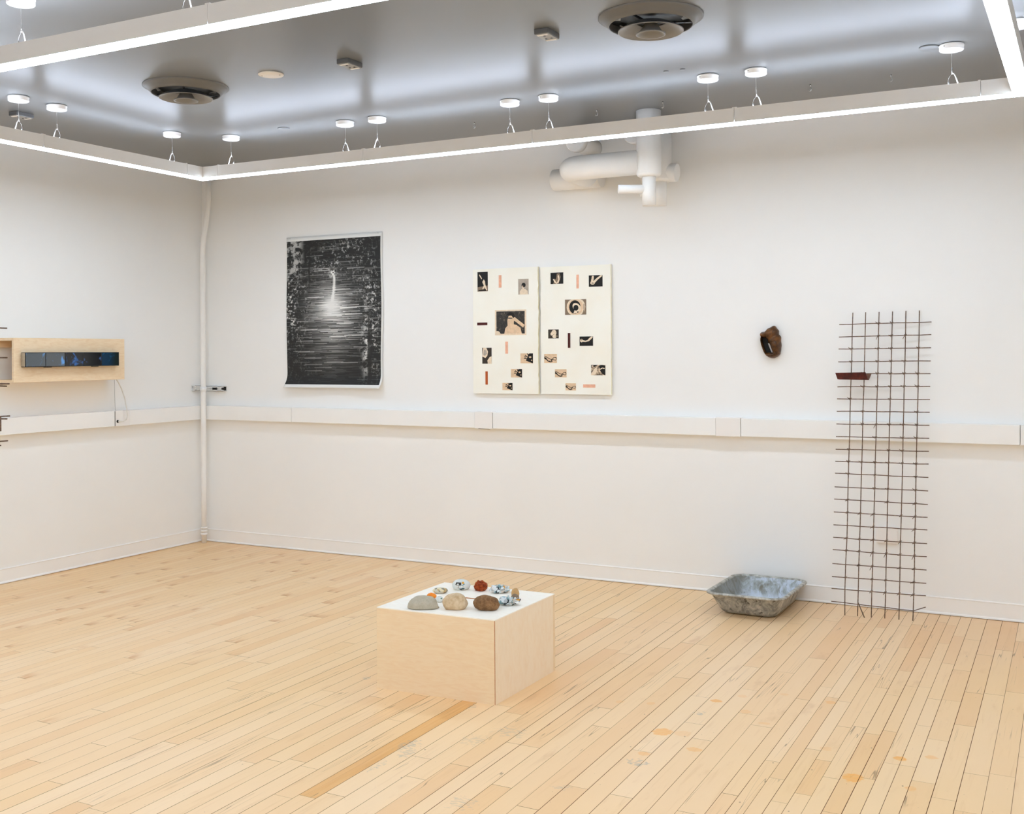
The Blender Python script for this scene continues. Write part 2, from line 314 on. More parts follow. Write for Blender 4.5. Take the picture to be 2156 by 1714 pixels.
# ------------------------------------------------------------------ mesh helpers
class MB:
    def __init__(s): s.b = bmesh.new(); s.mi = 0
    def _f(s, vs):
        try: f = s.b.faces.new(vs); f.material_index = s.mi; return f
        except ValueError: return None
    def poly(s, pts): return s._f([s.b.verts.new(p) for p in pts])
    def box(s, lo, hi, mat=None):
        x0, y0, z0 = lo; x1, y1, z1 = hi
        v = [s.b.verts.new(p) for p in ((x0,y0,z0),(x1,y0,z0),(x1,y1,z0),(x0,y1,z0),(x0,y0,z1),(x1,y0,z1),(x1,y1,z1),(x0,y1,z1))]
        if mat: 
            for q in v: q.co = mat @ q.co
        for i in ((3,2,1,0),(4,5,6,7),(0,1,5,4),(1,2,6,5),(2,3,7,6),(3,0,4,7)): s._f([v[k] for k in i])
        return s
    def tube(s, pts, r, n=10, caps=True):
        pts = [Vector(p) for p in pts]; rs = r if isinstance(r, (list, tuple)) else [r]*len(pts)
        rings = []; t0 = (pts[1]-pts[0]).normalized()
        a = t0.orthogonal().normalized(); prev = t0
        for i, p in enumerate(pts):
            if i == 0: t = t0
            elif i == len(pts)-1: t = (pts[i]-pts[i-1]).normalized()
            else: t = ((pts[i]-pts[i-1]).normalized()+(pts[i+1]-pts[i]).normalized()).normalized()
            q = prev.rotation_difference(t); a = (q @ a).normalized(); prev = t; c = t.cross(a)
            rings.append([s.b.verts.new(p+(a*math.cos(2*PI*k/n)+c*math.sin(2*PI*k/n))*rs[i]) for k in range(n)])
        for i in range(len(rings)-1):
            for k in range(n):
                f = s._f([rings[i][k], rings[i][(k+1)%n], rings[i+1][(k+1)%n], rings[i+1][k]])
                if f: f.smooth = True
        if caps: s._f(rings[0][::-1]); s._f(rings[-1])
        return s
    def lathe(s, prof, c=(0,0,0), n=48, closed=False):
        c = Vector(c); rings = []
        for r, z in prof:
            rings.append([s.b.verts.new(c+Vector((r*math.cos(2*PI*k/n), r*math.sin(2*PI*k/n), z))) for k in range(n)] if r > 1e-6 else [s.b.verts.new(c+Vector((0,0,z)))])
        for a, b in zip(rings, rings[1:]):
            for k in range(n):
                if len(a) == 1 and len(b) == 1: continue
                if len(a) == 1: vs = [a[0], b[(k+1)%n], b[k]]
                elif len(b) == 1: vs = [a[k], a[(k+1)%n], b[0]]
                else: vs = [a[k], a[(k+1)%n], b[(k+1)%n], b[k]]
                f = s._f(vs)
                if f: f.smooth = True
        return s
    def profile(s, prof, a, b, up=Vector((0,0,1))):
        """sweep a closed 2D profile (out, height) from a to b; out = horizontal normal to the right of a->b"""
        a, b = Vector(a), Vector(b); d = (b-a).normalized(); o = d.cross(up)
        A = [s.b.verts.new(a+o*p+up*q) for p, q in prof]; B = [s.b.verts.new(b+o*p+up*q) for p, q in prof]
        n = len(prof)
        for k in range(n): s._f([A[k], A[(k+1)%n], B[(k+1)%n], B[k]])
        s._f(A[::-1]); s._f(B); return s
    def build(s, name, mats, parent=None, bevel=0, loc=None, fix=True):
        if fix: bmesh.ops.recalc_face_normals(s.b, faces=s.b.faces)
        me = bpy.data.meshes.new(name); s.b.to_mesh(me); s.b.free()
        for m in (mats if isinstance(mats, (list, tuple)) else [mats]): me.materials.append(M[m])
        o = bpy.data.objects.new(name, me); COL.objects.link(o)
        if parent is not None: o.parent = parent
        if loc is not None: o.location = loc
        if bevel:
            bv = o.modifiers.new('bevel', 'BEVEL'); bv.width = bevel; bv.segments = 2; bv.limit_method = 'ANGLE'; bv.angle_limit = .7
        return o

def tag(o, label, cat, group=None):
    o['label'] = label; o['category'] = cat
    if group: o['group'] = group
    return o
def thing(name, label, cat, loc=(0,0,0), rz=0, group=None):
    o = bpy.data.objects.new(name, None); COL.objects.link(o); o.empty_display_size = .05
    o.location = loc; o.rotation_euler = (0, 0, rz); return tag(o, label, cat, group)
def struct(o): o['kind'] = 'structure'; return o
def dup(root, loc, rz=None, label=None):
    r = root.copy(); COL.objects.link(r); r.location = loc
    if rz is not None: r.rotation_euler = (0, 0, rz)
    if label: r['label'] = label
    for ch in list(root.children):
        c = ch.copy(); COL.objects.link(c); c.parent = r
        for g in list(ch.children):
            d = g.copy(); COL.objects.link(d); d.parent = c
    return r

# ------------------------------------------------------------------ room shell
H = 3.03; XR = 7.32; YF = -8.7; T = .15
struct(MB().box((-T, 0, -.1), (XR+T, T, H+.1)).build('wall_back', 'wall_paint'))
struct(MB().box((-T, YF, -.1), (0, 0, H+.1)).build('wall_left', 'wall_paint'))
struct(MB().box((XR, YF, -.1), (XR+T, 0, H+.1)).build('wall_right', 'wall_paint'))
struct(MB().box((-T, YF-T, -.1), (XR+T, YF, H+.1)).build('wall_front', 'wall_paint'))
struct(MB().box((-T, YF-T, H), (XR+T, T, H+.12)).build('ceiling', 'ceiling_paint'))

# floor: boards as separate quads over a dark subfloor, running towards the back wall
SK = .015
def build_floor():
    b = bmesh.new(); lay = b.loops.layers.float_color.new('tone'); uvl = b.loops.layers.uv.new('uv')
    cuts = [4.132,4.215,4.3,4.386,4.47,4.534,4.618,4.698,4.78,4.862,4.943,5.026,5.112,5.194,5.28,5.37,5.43,5.485,5.54,5.598,5.656,5.714,5.776,5.831,5.887,5.946,6.026,6.106,6.19,6.276]
    e = [x + SK*(-4.388+(x-3.26)*.5126) for x in cuts]
    while e[0] > -.2: e.insert(0, e[0] - (.074 if len(e) == len(cuts) else (.083 if e[0] > 2.1 else .06))*R.uniform(.97, 1.03))
    while e[-1] < XR+.3: e.append(e[-1]+.083)
    rr = random.Random(21)
    def quad(x0, x1, y0, y1, z, mi, tone):
        vs = []
        for x, y in ((x0,y0),(x1,y0),(x1,y1),(x0,y1)):
            vs.append(b.verts.new((min(max(x-SK*y, 0), XR), y, z)))
        f = b.faces.new(vs); f.material_index = mi
        for l, q in zip(f.loops, ((0,0),(1,0),(1,y1-y0),(0,y1-y0))): l[lay] = tone; l[uvl].uv = q
    for i in range(len(e)-1):
        x0, x1 = e[i], e[i+1]
        near = min(1, max(0, (x0-2.2)/1.6))
        g = rr.choice((.0005, .0006, .0008, .0012)) + near*rr.choice((.0003, .0006, .0009, .0015, .0024))
        y = 0.0 - .006
        y -= rr.uniform(.1, 1.3)*0
        special = abs(x1-e[e.index(x1)]) < 1e-9 and abs(x1-(4.132+SK*(-4.388+.872*.5126))) < 1e-6
        ys = [-.006]
        while ys[-1] > YF:
            L = rr.uniform(.55, 1.7) if x0 > 2.4 else rr.uniform(.45, 1.2)
            if x0 > 5.35: L = rr.uniform(.35, 1.1)
            if len(ys) == 1: L *= rr.uniform(.15, 1)
            ys.append(max(ys[-1]-L, YF))
        if special: ys = [-.006, -.95, -2.3, -3.80, -5.1, -6.6, YF]
        for k in range(len(ys)-1):
            jg = rr.choice((.0004, .0006, .0010))
            tone = rr.random()
            kind = 1.0 if (special and k == 2) else (.3 if rr.random() < .03 else 0)
            quad(x0+g/2, x1-g/2, ys[k+1]+jg, ys[k]-jg, 0, 0, (tone, kind, .35+.65*near, 1))
    # dark ground below the gaps
    vs = [b.verts.new(p) for p in ((0,YF,-.0016),(XR,YF,-.0016),(XR,0,-.0016),(0,0,-.0016))]; f = b.faces.new(vs); f.material_index = 1
    for f in b.faces:
        if f.normal.z < 0: f.normal_flip()
    me = bpy.data.meshes.new('floor'); b.to_mesh(me); b.free()
    for m in ('maple_boards', 'subfloor'): me.materials.append(M[m])
    o = bpy.data.objects.new('floor', me); COL.objects.link(o); struct(o)
build_floor()

# baseboards with a thin top lip and a flared toe
BP = [(0, .003), (.017, .003), (.016, .010), (.009, .016), (.007, .094), (.009, .098), (.006, .103), (0, .103)]
struct(MB().profile(BP, (0, 0, 0), (XR, 0, 0)).build('baseboard_back', 'trim_paint'))
struct(MB().profile(BP, (0, YF, 0), (0, 0, 0)).build('baseboard_left', 'trim_paint'))
struct(MB().profile(BP, (XR, 0, 0), (XR, YF, 0)).build('baseboard_right', 'trim_paint'))

# ------------------------------------------------------------------ surface raceways (power channel)
RZ0, RZ1, RD = 1.008, 1.122, .06
rw = thing('cable_raceway', 'long white metal raceway running along the back wall at waist height', 'raceway', (0, 0, RZ0))
hh = RZ1-RZ0
def rsec(x0, x1, name, d=RD, ex=0):
    return MB().box((x0, -d, -ex), (x1, -.0015, hh+ex)).build(name, 'trim_paint' if not ex else 'plate_paint', rw, .003)
rsec(.061, .972, 'channel_cover'); rsec(.975, 2.63, 'channel_cover'); rsec(2.776, 4.397, 'channel_cover'); rsec(4.561, 6.16, 'channel_cover'); rsec(6.163, 7.31, 'channel_cover')
rsec(2.632, 2.774, 'coupling_cover', RD+.004, .003); rsec(4.399, 4.559, 'coupling_cover', RD+.004, .003)
MB().box((2.66, -.062, -.005), (2.75, -.05, -.0025)).build('cover_slot', 'black_gap', rw)
MB().box((2.7745, -.0605, .004), (2.776, -.02, hh-.004)).build('cover_slot', 'sensor_face', rw)
rw2 = thing('cable_raceway', 'white metal raceway along the left wall below the wooden screen box', 'raceway', (0, 0, RZ0))
def lsec(y0, y1, name, d=RD, ex=0):
    return MB().box((.0015, y0, -ex), (d, y1, hh+ex)).build(name, 'trim_paint' if not ex else 'plate_paint', rw2, .003)
lsec(-4.6, -.984, 'channel_cover'); lsec(-.844, -.002, 'channel_cover')
cp = lsec(-.979, -.846, 'coupling_cover', RD+.003, .002)
MB().box((.02, -.984, .002), (.0595, -.979, hh-.002)).build('cover_slot', 'grey_plastic', rw2)
MB().tube([(.0600, -.960, .036), (.0645, -.960, .036)], .011, 16).build('socket_hole', 'black_gap', cp)

# ------------------------------------------------------------------ corner pipe and its strut brackets
PX, PY = .088, -.088
cpipe = thing('corner_pipe', 'thin white vertical pipe standing in the room corner, bent near the top', 'pipe', (PX, PY, 0))
pts = [(0,0,.0), (0,0,.5), (0,0,1.2), (0,0,2.0), (0,0,2.3)]
for k in range(9):
    t = k/8; sm = t*t*(3-2*t); pts.append((.055*sm, .012*sm, 2.36+.46*t))
pts.append((.056, .012, H-.001))
MB().tube(pts, .021, 20).build('pipe_run', 'pipe_paint', cpipe)
c = MB()
for z in (.072, .098, .124): c.tube([(0,0,z-.008), (0,0,z+.008)], .0265, 20)
c.build('coupling', 'pipe_paint', cpipe)
MB().tube([(0,0,1.238), (0,0,1.276)], .026, 20).build('pipe_clamp', 'white_enamel', cpipe)
def strut(name, label, a, b, out):
    t = thing(name, label, 'bracket', a)
    a, b, o = Vector((0,0,0)), Vector(b)-Vector(a), Vector(out)
    L = b.length; d = b.normalized(); up = Vector((0,0,1))
    mt = Matrix((( d.x, o.x, 0), (d.y, o.y, 0), (0, 0, 1))).to_4x4()
    m = MB()
    m.box((0, 0, 0), (L, .003, .04), mt); m.box((0, 0, 0), (L, .041, .003), mt); m.box((0, 0, .037), (L, .041, .04), mt)
    m.box((0, .038, 0), (L, .041, .010), mt); m.box((0, .038, .030), (L, .041, .04), mt)
    m.build('channel', 'white_enamel', t)
    for q0, q1, dd in (((L*.30, L*.42, .030), (L-.022, L-.006, .034)) if L > .1 else ()): MB().box((q0, .0035, .006), (q1, dd, .034), mt).build('channel_shade', 'black_gap', t)  # black blocks stand in for the shade inside the channel holes
    k = MB(); k.box((L*.68, .012, .004), (L*.86, .043, .036), mt); k.build('channel_nut', 'galvanised', t, .002)
    return t
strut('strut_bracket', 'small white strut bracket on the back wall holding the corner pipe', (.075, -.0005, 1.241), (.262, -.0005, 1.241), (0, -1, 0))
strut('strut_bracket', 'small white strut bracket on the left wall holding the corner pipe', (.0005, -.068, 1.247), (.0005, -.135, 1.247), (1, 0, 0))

# ------------------------------------------------------------------ suspended rectangular light
X0, X1, YB, YN = 1.085, 6.232, -1.133, -3.772
BZ0, BZ1, BW = 2.751, 2.832, .037
lamp = thing('suspended_light', 'large white rectangular loop of glowing linear lights hung below the ceiling', 'ceiling light', ((X0+X1)/2, (YB+YN)/2, BZ0))
LO = Vector(lamp.location)
def bar(axis, fixed, a, b):
    def bx(lo, hi, w0, w1, z0, z1):
        return ((lo, fixed+w0, z0), (hi, fixed+w1, z1)) if axis == 'x' else ((fixed+w0, lo, z0), (fixed+w1, hi, z1))
    g = .0012
    m = MB().box(*bx(a+g, b-g, -BW, BW, BZ0+.006, BZ1)); m.b.transform(Matrix.Translation(-LO))
    h = m.build('housing', 'bar_paint', lamp)
    d = MB().box(*bx(a+g*.2, b-g*.2, -BW+.003, BW-.003, BZ0, BZ0+.0065)); d.b.transform(Matrix.Translation(-LO)); d.build('light_lens', 'led_down', h)
    if b-a > .3:
        u = MB().box(*bx(a+.05, b-.05, -.018, .018, BZ1+.0003, BZ1+.003)); u.b.transform(Matrix.Translation(-LO)); u.build('uplight_lens', 'led_up', h)
        for e in (a, b):
            j = MB().box(*bx(e-.012 if e == b else e, e if e == b else e+.012, -BW-.0006, BW+.0006, BZ1, BZ1+.004)); j.b.transform(Matrix.Translation(-LO)); j.build('joint_cap', 'bar_paint', h)
def canopy_at(x, y, axis, flip=1):
    p = Vector((x, y, H))-LO
    m = MB().lathe([(0, -.002), (.058, -.002), (.058, -.008), (.0565, -.009), (.0565, -.026), (.054, -.029), (0, -.029)], p, 40)
    c = m.build('ceiling_canopy', 'white_enamel', lamp)
    sc = p+Vector((.0565*math.cos(4.2), .0565*math.sin(4.2), -.015))
    MB().tube([sc, sc+Vector((.002*math.cos(4.2), .002*math.sin(4.2), 0))], .003, 8).build('canopy_screw', 'steel', c)
    zt = BZ1-H
    m = MB().tube([p+Vector((0,0,-.028)), p+Vector((.001,0,-.13))], .0009, 6)
    w = m.build('suspension_cable', 'steel', lamp)
    m = MB().tube([p+Vector((.001,0,-.112)), p+Vector((.003,0,-.140))], .0032, 10).build('cable_gripper', 'steel', w)
    d = Vector((1,0,0)) if axis == 'x' else Vector((0,1,0)); d = d*flip
    k = p+Vector((.003, 0, -.142))
    m = MB().tube([k-d*.004, k+d*.006+Vector((0,0,.002)), k+d*.013+Vector((0,0,-.010)), k+d*.024+Vector((0,0,-.045)), Vector((k.x, k.y, zt+p.z))+d*.026], .0028, 8)
    m.build('power_wire', 'cord_white', w)
    m = MB().tube([k, k-d*.014+Vector((0,0,-.014)), k-d*.021+Vector((0,0,-.034)), Vector((k.x, k.y, zt+p.z+.002))-d*.018], .0010, 6)
    m.tube([Vector((k.x, k.y, zt+p.z+.001))-d*.016, Vector((k.x, k.y, zt+p.z+.020))-d*.017], .003, 8)
    m.build('stay_wire', 'steel', w)
ex = [X0+BW, 1.255, 2.465, 3.660, 4.856, 6.058, X1-BW]
for y in (YB, YN):
    for a, b in zip(ex, ex[1:]): bar('x', y, a, b)
ey = [YN-BW, -3.60, -2.4617, -1.3125, YB+BW]
for x in (X0, X1):
    for a, b in zip(ey, ey[1:]): bar('y', x, a, b)
for x in (1.345, 2.300, 2.548, 3.495, 3.748, 4.701, 4.963, 5.925):
    canopy_at(x, YB, 'x', R.choice((1, 1, -1)))
for x in (1.35, 2.30, 2.60, 3.52, 3.75, 4.70, 4.96, 5.93): canopy_at(x, YN, 'x', 1)
for y in (-1.415, -2.340, -2.603, -3.50): canopy_at(X0, y, 'y', -1)
for y in (-1.40, -2.335, -2.60, -3.50): canopy_at(X1, y, 'y', 1)

# unseen copy of the fixture, added to fill the room with light
dup(lamp, (LO.x, -6.26, LO.z), 0, 'added second light loop, unseen fill over the near half of the room')
# ------------------------------------------------------------------ things on the ceiling
def air_diffuser(loc, label, rz):
    t = thing('air_diffuser', label, 'air vent', (loc[0], loc[1], H), rz, 'round ceiling diffusers')
    MB().lathe([(.232, 0), (.232, -.005), (.226, -.009), (.212, -.013), (.200, -.026), (.186, -.040), (.183, -.039), (.186, -.03), (.188, -.004), (.188, 0)], n=72).build('outer_ring', 'ring_metal_shaded', t)
    m = MB(); m.lathe([(.188, -.0012), (0, -.0012)], n=48).build('throat', 'throat_dark', t)
    for a, l, w in ((2.0, .05, .03), (2.8, .07, .02), (1.2, .05, .04), (3.7, .06, .03), (0.3, .06, .03)):
        c, s = math.cos(a), math.sin(a); q = [(-l, -w, .0), (l*.2, -w*1.4, -.004), (l, -w*.2, .003), (l*.5, w, -.005), (-l*.6, w*.7, .002)]
        m = MB(); m.poly([(.155*c+x*s*.6+y*c*.5, .155*s-x*c*.6+y*s*.5, -.012+z) for x, y, z in q])
        m.build('torn_foil', 'foil', t)
    MB().lathe([(.060, -.022), (.085, -.030), (.118, -.045), (.142, -.062), (.145, -.062), (.145, -.066), (.141, -.066), (.115, -.051), (.082, -.037), (.060, -.028)], n=72).build('middle_cone', 'diffuser_metal', t)
    MB().lathe([(0, -.012), (.020, -.014), (.034, -.040), (.052, -.068), (.066, -.074), (.066, -.079), (.059, -.079), (.050, -.070), (.034, -.052), (0, -.048)], n=56).build('inner_cone', 'diffuser_metal', t)
    m = MB()
    for k in range(3):
        a = k*2*PI/3+.4; m.box((.02, -.006, -.030), (.187, .006, -.027), Matrix.Rotation(a, 4, 'Z'))
    m.build('spider_bracket', 'throat_dark', t)
    return t
air_diffuser((4.80, -2.257), 'large round grey air diffuser nearer the top edge, right of the ceiling sensors', 0)
air_diffuser((2.082, -2.305), 'round grey air diffuser nearer the left light bar, beside the cream blank disc', .8)

def sensor(x, y, label):
    t = thing('ceiling_sensor', label, 'ceiling box', (x, y, H), 0, 'small box sensors on the ceiling')
    MB().box((-.036, -.062, -.024), (.036, .062, 0)).build('body', 'grey_plastic', t, .003)
    MB().box((-.033, -.058, -.0265), (.033, .058, -.0238)).build('face_plate', 'sensor_face', t)
    for yy in (-.046, .046): MB().box((-.026, yy-.007, -.029), (.026, yy+.007, -.0262)).build('white_bar', 'cream_plastic', t)
    m = MB()
    for xx, yy in ((0, -.024), (-.014, .022), (.014, .022)): m.tube([(xx, yy, -.0262), (xx, yy, -.0285)], .0055, 12)
    m.build('sensor_eye', 'black_plastic', t)
sensor(3.195, -2.302, 'small dark ceiling box between the cream disc and the larger diffuser')
sensor(4.300, -2.282, 'small ceiling box with pale bars just left of the larger air diffuser')
sensor(.722, -2.300, 'small dark ceiling box beyond the left light bar')

def disc(x, y, r, label, mat, hgt=.006):
    o = MB().lathe([(0, -hgt), (r*.94, -hgt), (r, -hgt*.6), (r, 0), (0, 0)], n=40).build('blank_cover', mat, None, loc=(x, y, H))
    tag(o, label, 'cover plate'); return o
t = thing('blank_cover', 'cream round blank cover plate on the ceiling beside an air diffuser', 'cover plate', (2.677, -2.295, H))
MB().lathe([(0, -.007), (.064, -.007), (.067, -.004), (.067, 0), (0, 0)], n=44).build('disc', 'cream_plastic', t)
for a in (.3, PI+.3): MB().tube([(.05*math.cos(a), .05*math.sin(a), -.0068), (.05*math.cos(a), .05*math.sin(a), -.0085)], .004, 10).build('screw', 'sensor_face', t)
disc(1.822, -1.158, .040, 'small grey round cover plate painted like the ceiling, above the back light bar', 'ceiling_paint')
disc(5.824, -1.142, .047, 'dark grey round cover plate just left of the rightmost white canopy', 'ceiling_paint', .008)
disc(4.536, -1.33, .014, 'tiny grey spot cover on the ceiling, left one of a close pair', 'ceiling_paint', .004)
disc(4.628, -1.33, .014, 'tiny grey spot cover on the ceiling, right one of a close pair', 'ceiling_paint', .004)

names = ['leftmost of five in a row behind the light', 'second from the left of five, left of the drain pipe', 'just right of the drain pipe', 'second from the right of five in a row', 'rightmost of five in a row']
for (x, y), w in zip([(3.007, -.700), (3.844, -.655), (4.275, -.665), (5.140, -.66), (5.572, -.668)], names):
    t = thing('ceiling_hook', 'tiny metal ceiling hook, ' + w, 'hook', (x, y, H), 0, 'ceiling hooks behind the light')
    MB().tube([(0,0,0), (0,0,-.012)], .004, 10).build('screw_base', 'steel', t)
    MB().tube([(0,0,-.012), (.004,0,-.018), (.007,0,-.027), (.003,0,-.036), (-.005,0,-.037), (-.008,0,-.030)], .0022, 8).build('hook_wire', 'steel', t)

# ------------------------------------------------------------------ wrapped drain pipes high on the back wall
def arc(c, r, a0, a1, n=10):   # in the horizontal plane
    return [Vector((c[0]+r*math.cos(a0+(a1-a0)*k/n), c[1]+r*math.sin(a0+(a1-a0)*k/n), c[2])) for k in range(n+1)]
f = thing('drain_pipe', 'thick white wrapped drain pipe dropping from the ceiling, nearer one with a long elbow arm', 'pipe', (4.112, -.472, H))
o = Vector((4.112, -.472, H))
MB().lathe([(0, -.001), (.077, -.001), (.076, -.39), (.070, -.402), (.058, -.408), (0, -.408)], n=40).build('main_pipe', 'pipe_paint', f)
zb = 2.718
p = [Vector((4.06, -.472, zb)), Vector((3.68, -.472, zb))] + arc((3.645, -.382, zb), .09, -PI/2, -PI, 10)[1:] + [Vector((3.555, -.16, zb))]
MB().tube([q-o for q in p], .077, 32).build('elbow_arm', 'pipe_paint', f)
MB().tube([(0,0,-.40), (0,0,-.585)], .042, 28).build('drain_stub', 'pipe_paint', f)
d = Vector((-math.cos(.49), -math.sin(.49), 0))
MB().tube([Vector((0,0,-.482)), d*.19+Vector((0,0,-.482))], .027, 24).build('valve_arm', 'pipe_paint', f)
o = Vector((4.066, -.150, H))
f = thing('drain_pipe', 'thick white wrapped drain pipe against the wall, farther one behind the elbow pipe', 'pipe', o)
MB().lathe([(0, -.001), (.077, -.001), (.076, -.375), (.070, -.388), (.058, -.393), (0, -.393)], n=40).build('main_pipe', 'pipe_paint', f)
MB().tube([(0,0,-.385), (0,0,-.545)], .043, 28).build('drain_stub', 'pipe_paint', f)
MB().tube([Vector((0,0,-.462)), d*.13+Vector((0,0,-.462))], .024, 24).build('valve_arm', 'pipe_paint', f)
MB().tube([Vector((0,.01,-.330)), Vector((.112,.01,-.340))], [.062, .058], 28).build('side_cap', 'pipe_paint', f)
MB().tube([Vector((-.01,.02,-.26)), Vector((-.11,.06,-.34)), Vector((-.13,.14,-.35))], .055, 24).build('wall_branch', 'pipe_paint', f)
o = Vector((3.43, -.085, zb))
f = thing('pipe_stub', 'short white capped pipe lying along the wall where the elbow arm ends', 'pipe', o)
MB().tube([Vector((-.155,0,0)), Vector((-.15,0,0)), Vector((.2,0,0))], [.066, .073, .073], 32).build('pipe_run', 'pipe_paint', f)
MB().tube([Vector((.1,.01,0)), Vector((.1,.0847,0))], .05, 24).build('wall_flange', 'pipe_paint', f)
for x, z, L, r, lb in ((3.535, 2.925, .30, .068, 'white capped pipe end poking from the wall above the elbow arm'), (3.925, 2.945, .27, .065, 'white capped pipe end poking from the wall just left of the thick drain pipes')):
    t = thing('pipe_stub', lb, 'pipe', (x, 0, z))
    MB().tube([(0, -.0003, 0), (0, -L+.01, 0)], r*.93, 32).build('pipe_run', 'pipe_paint', t)
    MB().tube([(0, -L+.05, 0), (0, -L+.004, 0), (0, -L, 0)], [r, r, r*.9], 32).build('end_cap', 'pipe_paint', t)

# ------------------------------------------------------------------ forest poster
def poster():
    t = thing('forest_poster', 'tall unframed black and white print of a glowing forest, bottom corners curling', 'poster', (.893, 0, 1.272))
    W, Hh = .915, 1.188; nx, nz = 28, 60
    def off(u, v):
        y = .008 + .004*math.sin(u*7+v*3)*(1-v)
        if v < .10: k = (.10-v)/.10; y += .055*k*k*(.65+.35*abs(2*u-1)) 
        return y
    def P(u, v, e=0):
        top = 1 + .012*(1-u)*v*0
        z = v*Hh
        if v < .10: z = .10*Hh - (.10-v)*Hh*(.93)
        z += .012*(1-abs(2*u-1))*0
        z += (.020*(1-u) if v > .99 else 0)*0
        x = u*W + (-.004*math.sin(v*9) if u > .5 else .003*math.sin(v*8+1))
        return (x, -off(u, v)-e, z)
    def grid(us, vs, e, name, mat, uvf=None):
        b = bmesh.new(); L = b.loops.layers.uv.new('uv')
        V = [[b.verts.new(P(u, v, e)) for u in us] for v in vs]
        for j in range(len(vs)-1):
            for i in range(len(us)-1):
                fc = b.faces.new([V[j][i], V[j][i+1], V[j+1][i+1], V[j+1][i]]); fc.smooth = True
                for l, (ii, jj) in zip(fc.loops, ((i,j),(i+1,j),(i+1,j+1),(i,j+1))):
                    l[L].uv = ((us[ii]-us[0])/(us[-1]-us[0]), (vs[jj]-vs[0])/(vs[-1]-vs[0]))
        me = bpy.data.meshes.new(name); b.to_mesh(me); b.free(); me.materials.append(M[mat])
        ob = bpy.data.objects.new(name, me); COL.objects.link(ob); ob.parent = t; return ob
    lsp = lambda a, b, n: [a+(b-a)*k/n for k in range(n+1)]
    pa = grid(lsp(0, 1, nx), lsp(0, 1, nz), 0, 'paper_sheet', 'paper_white')
    sd = pa.modifiers.new('thick', 'SOLIDIFY'); sd.thickness = .0008; sd.offset = -1
    grid(lsp(.003, .985, nx), lsp(.022, .972, nz), .0009, 'printed_image', 'forest_print')
    for u in (.04, .96): 
        q = Vector(P(u, .992)); MB().tube([Vector((q.x, -.0015, q.z)), q+Vector((0,-.003,0))], .003, 10).build('push_pin', 'steel', t)
poster()

# ------------------------------------------------------------------ two cream sheets with small prints
def flatpoly(m, pts, y, mi):
    m.mi = mi; f = m.poly([(p[0], y, p[1]) for p in pts]); return f
def stroke(pts, w):
    L, Rr = [], []
    for i, p in enumerate(pts):
        a = pts[max(i-1, 0)]; b = pts[min(i+1, len(pts)-1)]
        dx, dz = b[0]-a[0], b[1]-a[1]; l = math.hypot(dx, dz) or 1
        ww = w[i] if isinstance(w, (list, tuple)) else w
        L.append((p[0]-dz/l*ww, p[1]+dx/l*ww)); Rr.append((p[0]+dz/l*ww, p[1]-dx/l*ww))
    return L, Rr
def ell(cx, cz, rx, rz, n=18, a=0):
    return [(cx+rx*math.cos(2*PI*k/n)*math.cos(a)-rz*math.sin(2*PI*k/n)*math.sin(a), cz+rx*math.cos(2*PI*k/n)*math.sin(a)+rz*math.sin(2*PI*k/n)*math.cos(a)) for k in range(n)]
YP = -.024    # front face of the sheets
def photo(par, x0, z1, x1, z0, shapes, mats, label, border=None):
    """print: base rectangle plus flat silhouettes; shape coords are 0..1 inside the print"""
    org = Vector(par.location); m = MB(); m.mi = 0
    X = lambda u: x0+(x1-x0)*u-org.x; Z = lambda v: z0+(z1-z0)*v-org.z
    y = YP-org.y
    if border:
        bx, bz = border; m.mi = len(mats)-1; m.box((X(0)-bx, y-.0008, Z(0)-bz), (X(1)+bx, y, Z(1)+bz)); y -= .0008
    m.mi = 0; m.box((X(0), y-.001, Z(0)), (X(1), y, Z(1)))
    yy = y-.0013
    for k, sh in enumerate(shapes):
        mi, kind = sh[0], sh[1]; yk = yy-.0002*k
        m.mi = mi
        cl = lambda p: (X(min(max(p[0], 0), 1)), yk, Z(min(max(p[1], 0), 1)))
        if kind == 'p': m.poly([cl(p) for p in sh[2]])
        elif kind == 's':
            L, Rr = stroke(sh[2], sh[3])
            for i in range(len(L)-1): m.poly([cl(L[i]), cl(L[i+1]), cl(Rr[i+1]), cl(Rr[i])])
    o = m.build('photo_print', mats, par); o['label'] = label; return o
def sheet(name, label, x0, x1, z0, z1, torn_right, torn_left, seed):
    t = thing(name, label, 'artwork', (x0, 0, z0)); r = random.Random(seed)
    n = 34; m = MB()
    def edge(on): return [r.uniform(-.003, .003)*(1 if on else .25) + (.003 if (on and r.random() < .2) else 0) for _ in range(n+1)]
    el, er = edge(torn_left), edge(torn_right)
    F = []; Bk = []
    for k in range(n+1):
        z = (z1-z0)*k/n
        F.append((m.b.verts.new((el[k], YP, z)), m.b.verts.new((x1-x0+er[k], YP, z))))
        Bk.append((m.b.verts.new((el[k]-.002, YP+.014, z)), m.b.verts.new((x1-x0+er[k]+.002, YP+.014, z))))
    for k in range(n):
        m.mi = 0; m._f([F[k][0], F[k][1], F[k+1][1], F[k+1][0]]); m._f([Bk[k][1], Bk[k][0], Bk[k+1][0], Bk[k+1][1]])
        m.mi = 1; m._f([Bk[k][0], F[k][0], F[k+1][0], Bk[k+1][0]]); m._f([F[k][1], Bk[k][1], Bk[k+1][1], F[k+1][1]])
    m._f([F[0][1], F[0][0], Bk[0][0], Bk[0][1]]); m._f([F[n][0], F[n][1], Bk[n][1], Bk[n][0]])
    m.build('sheet', ['wax_sheet', 'wax_edge'], t)
    k = MB(); k.box((.05, YP+.014, .10), (.08, -.001, z1-z0-.10)); k.box((x1-x0-.08, YP+.014, .10), (x1-x0-.05, -.001, z1-z0-.10)); k.build('hanging_batten', 'wax_edge', t)
    return t
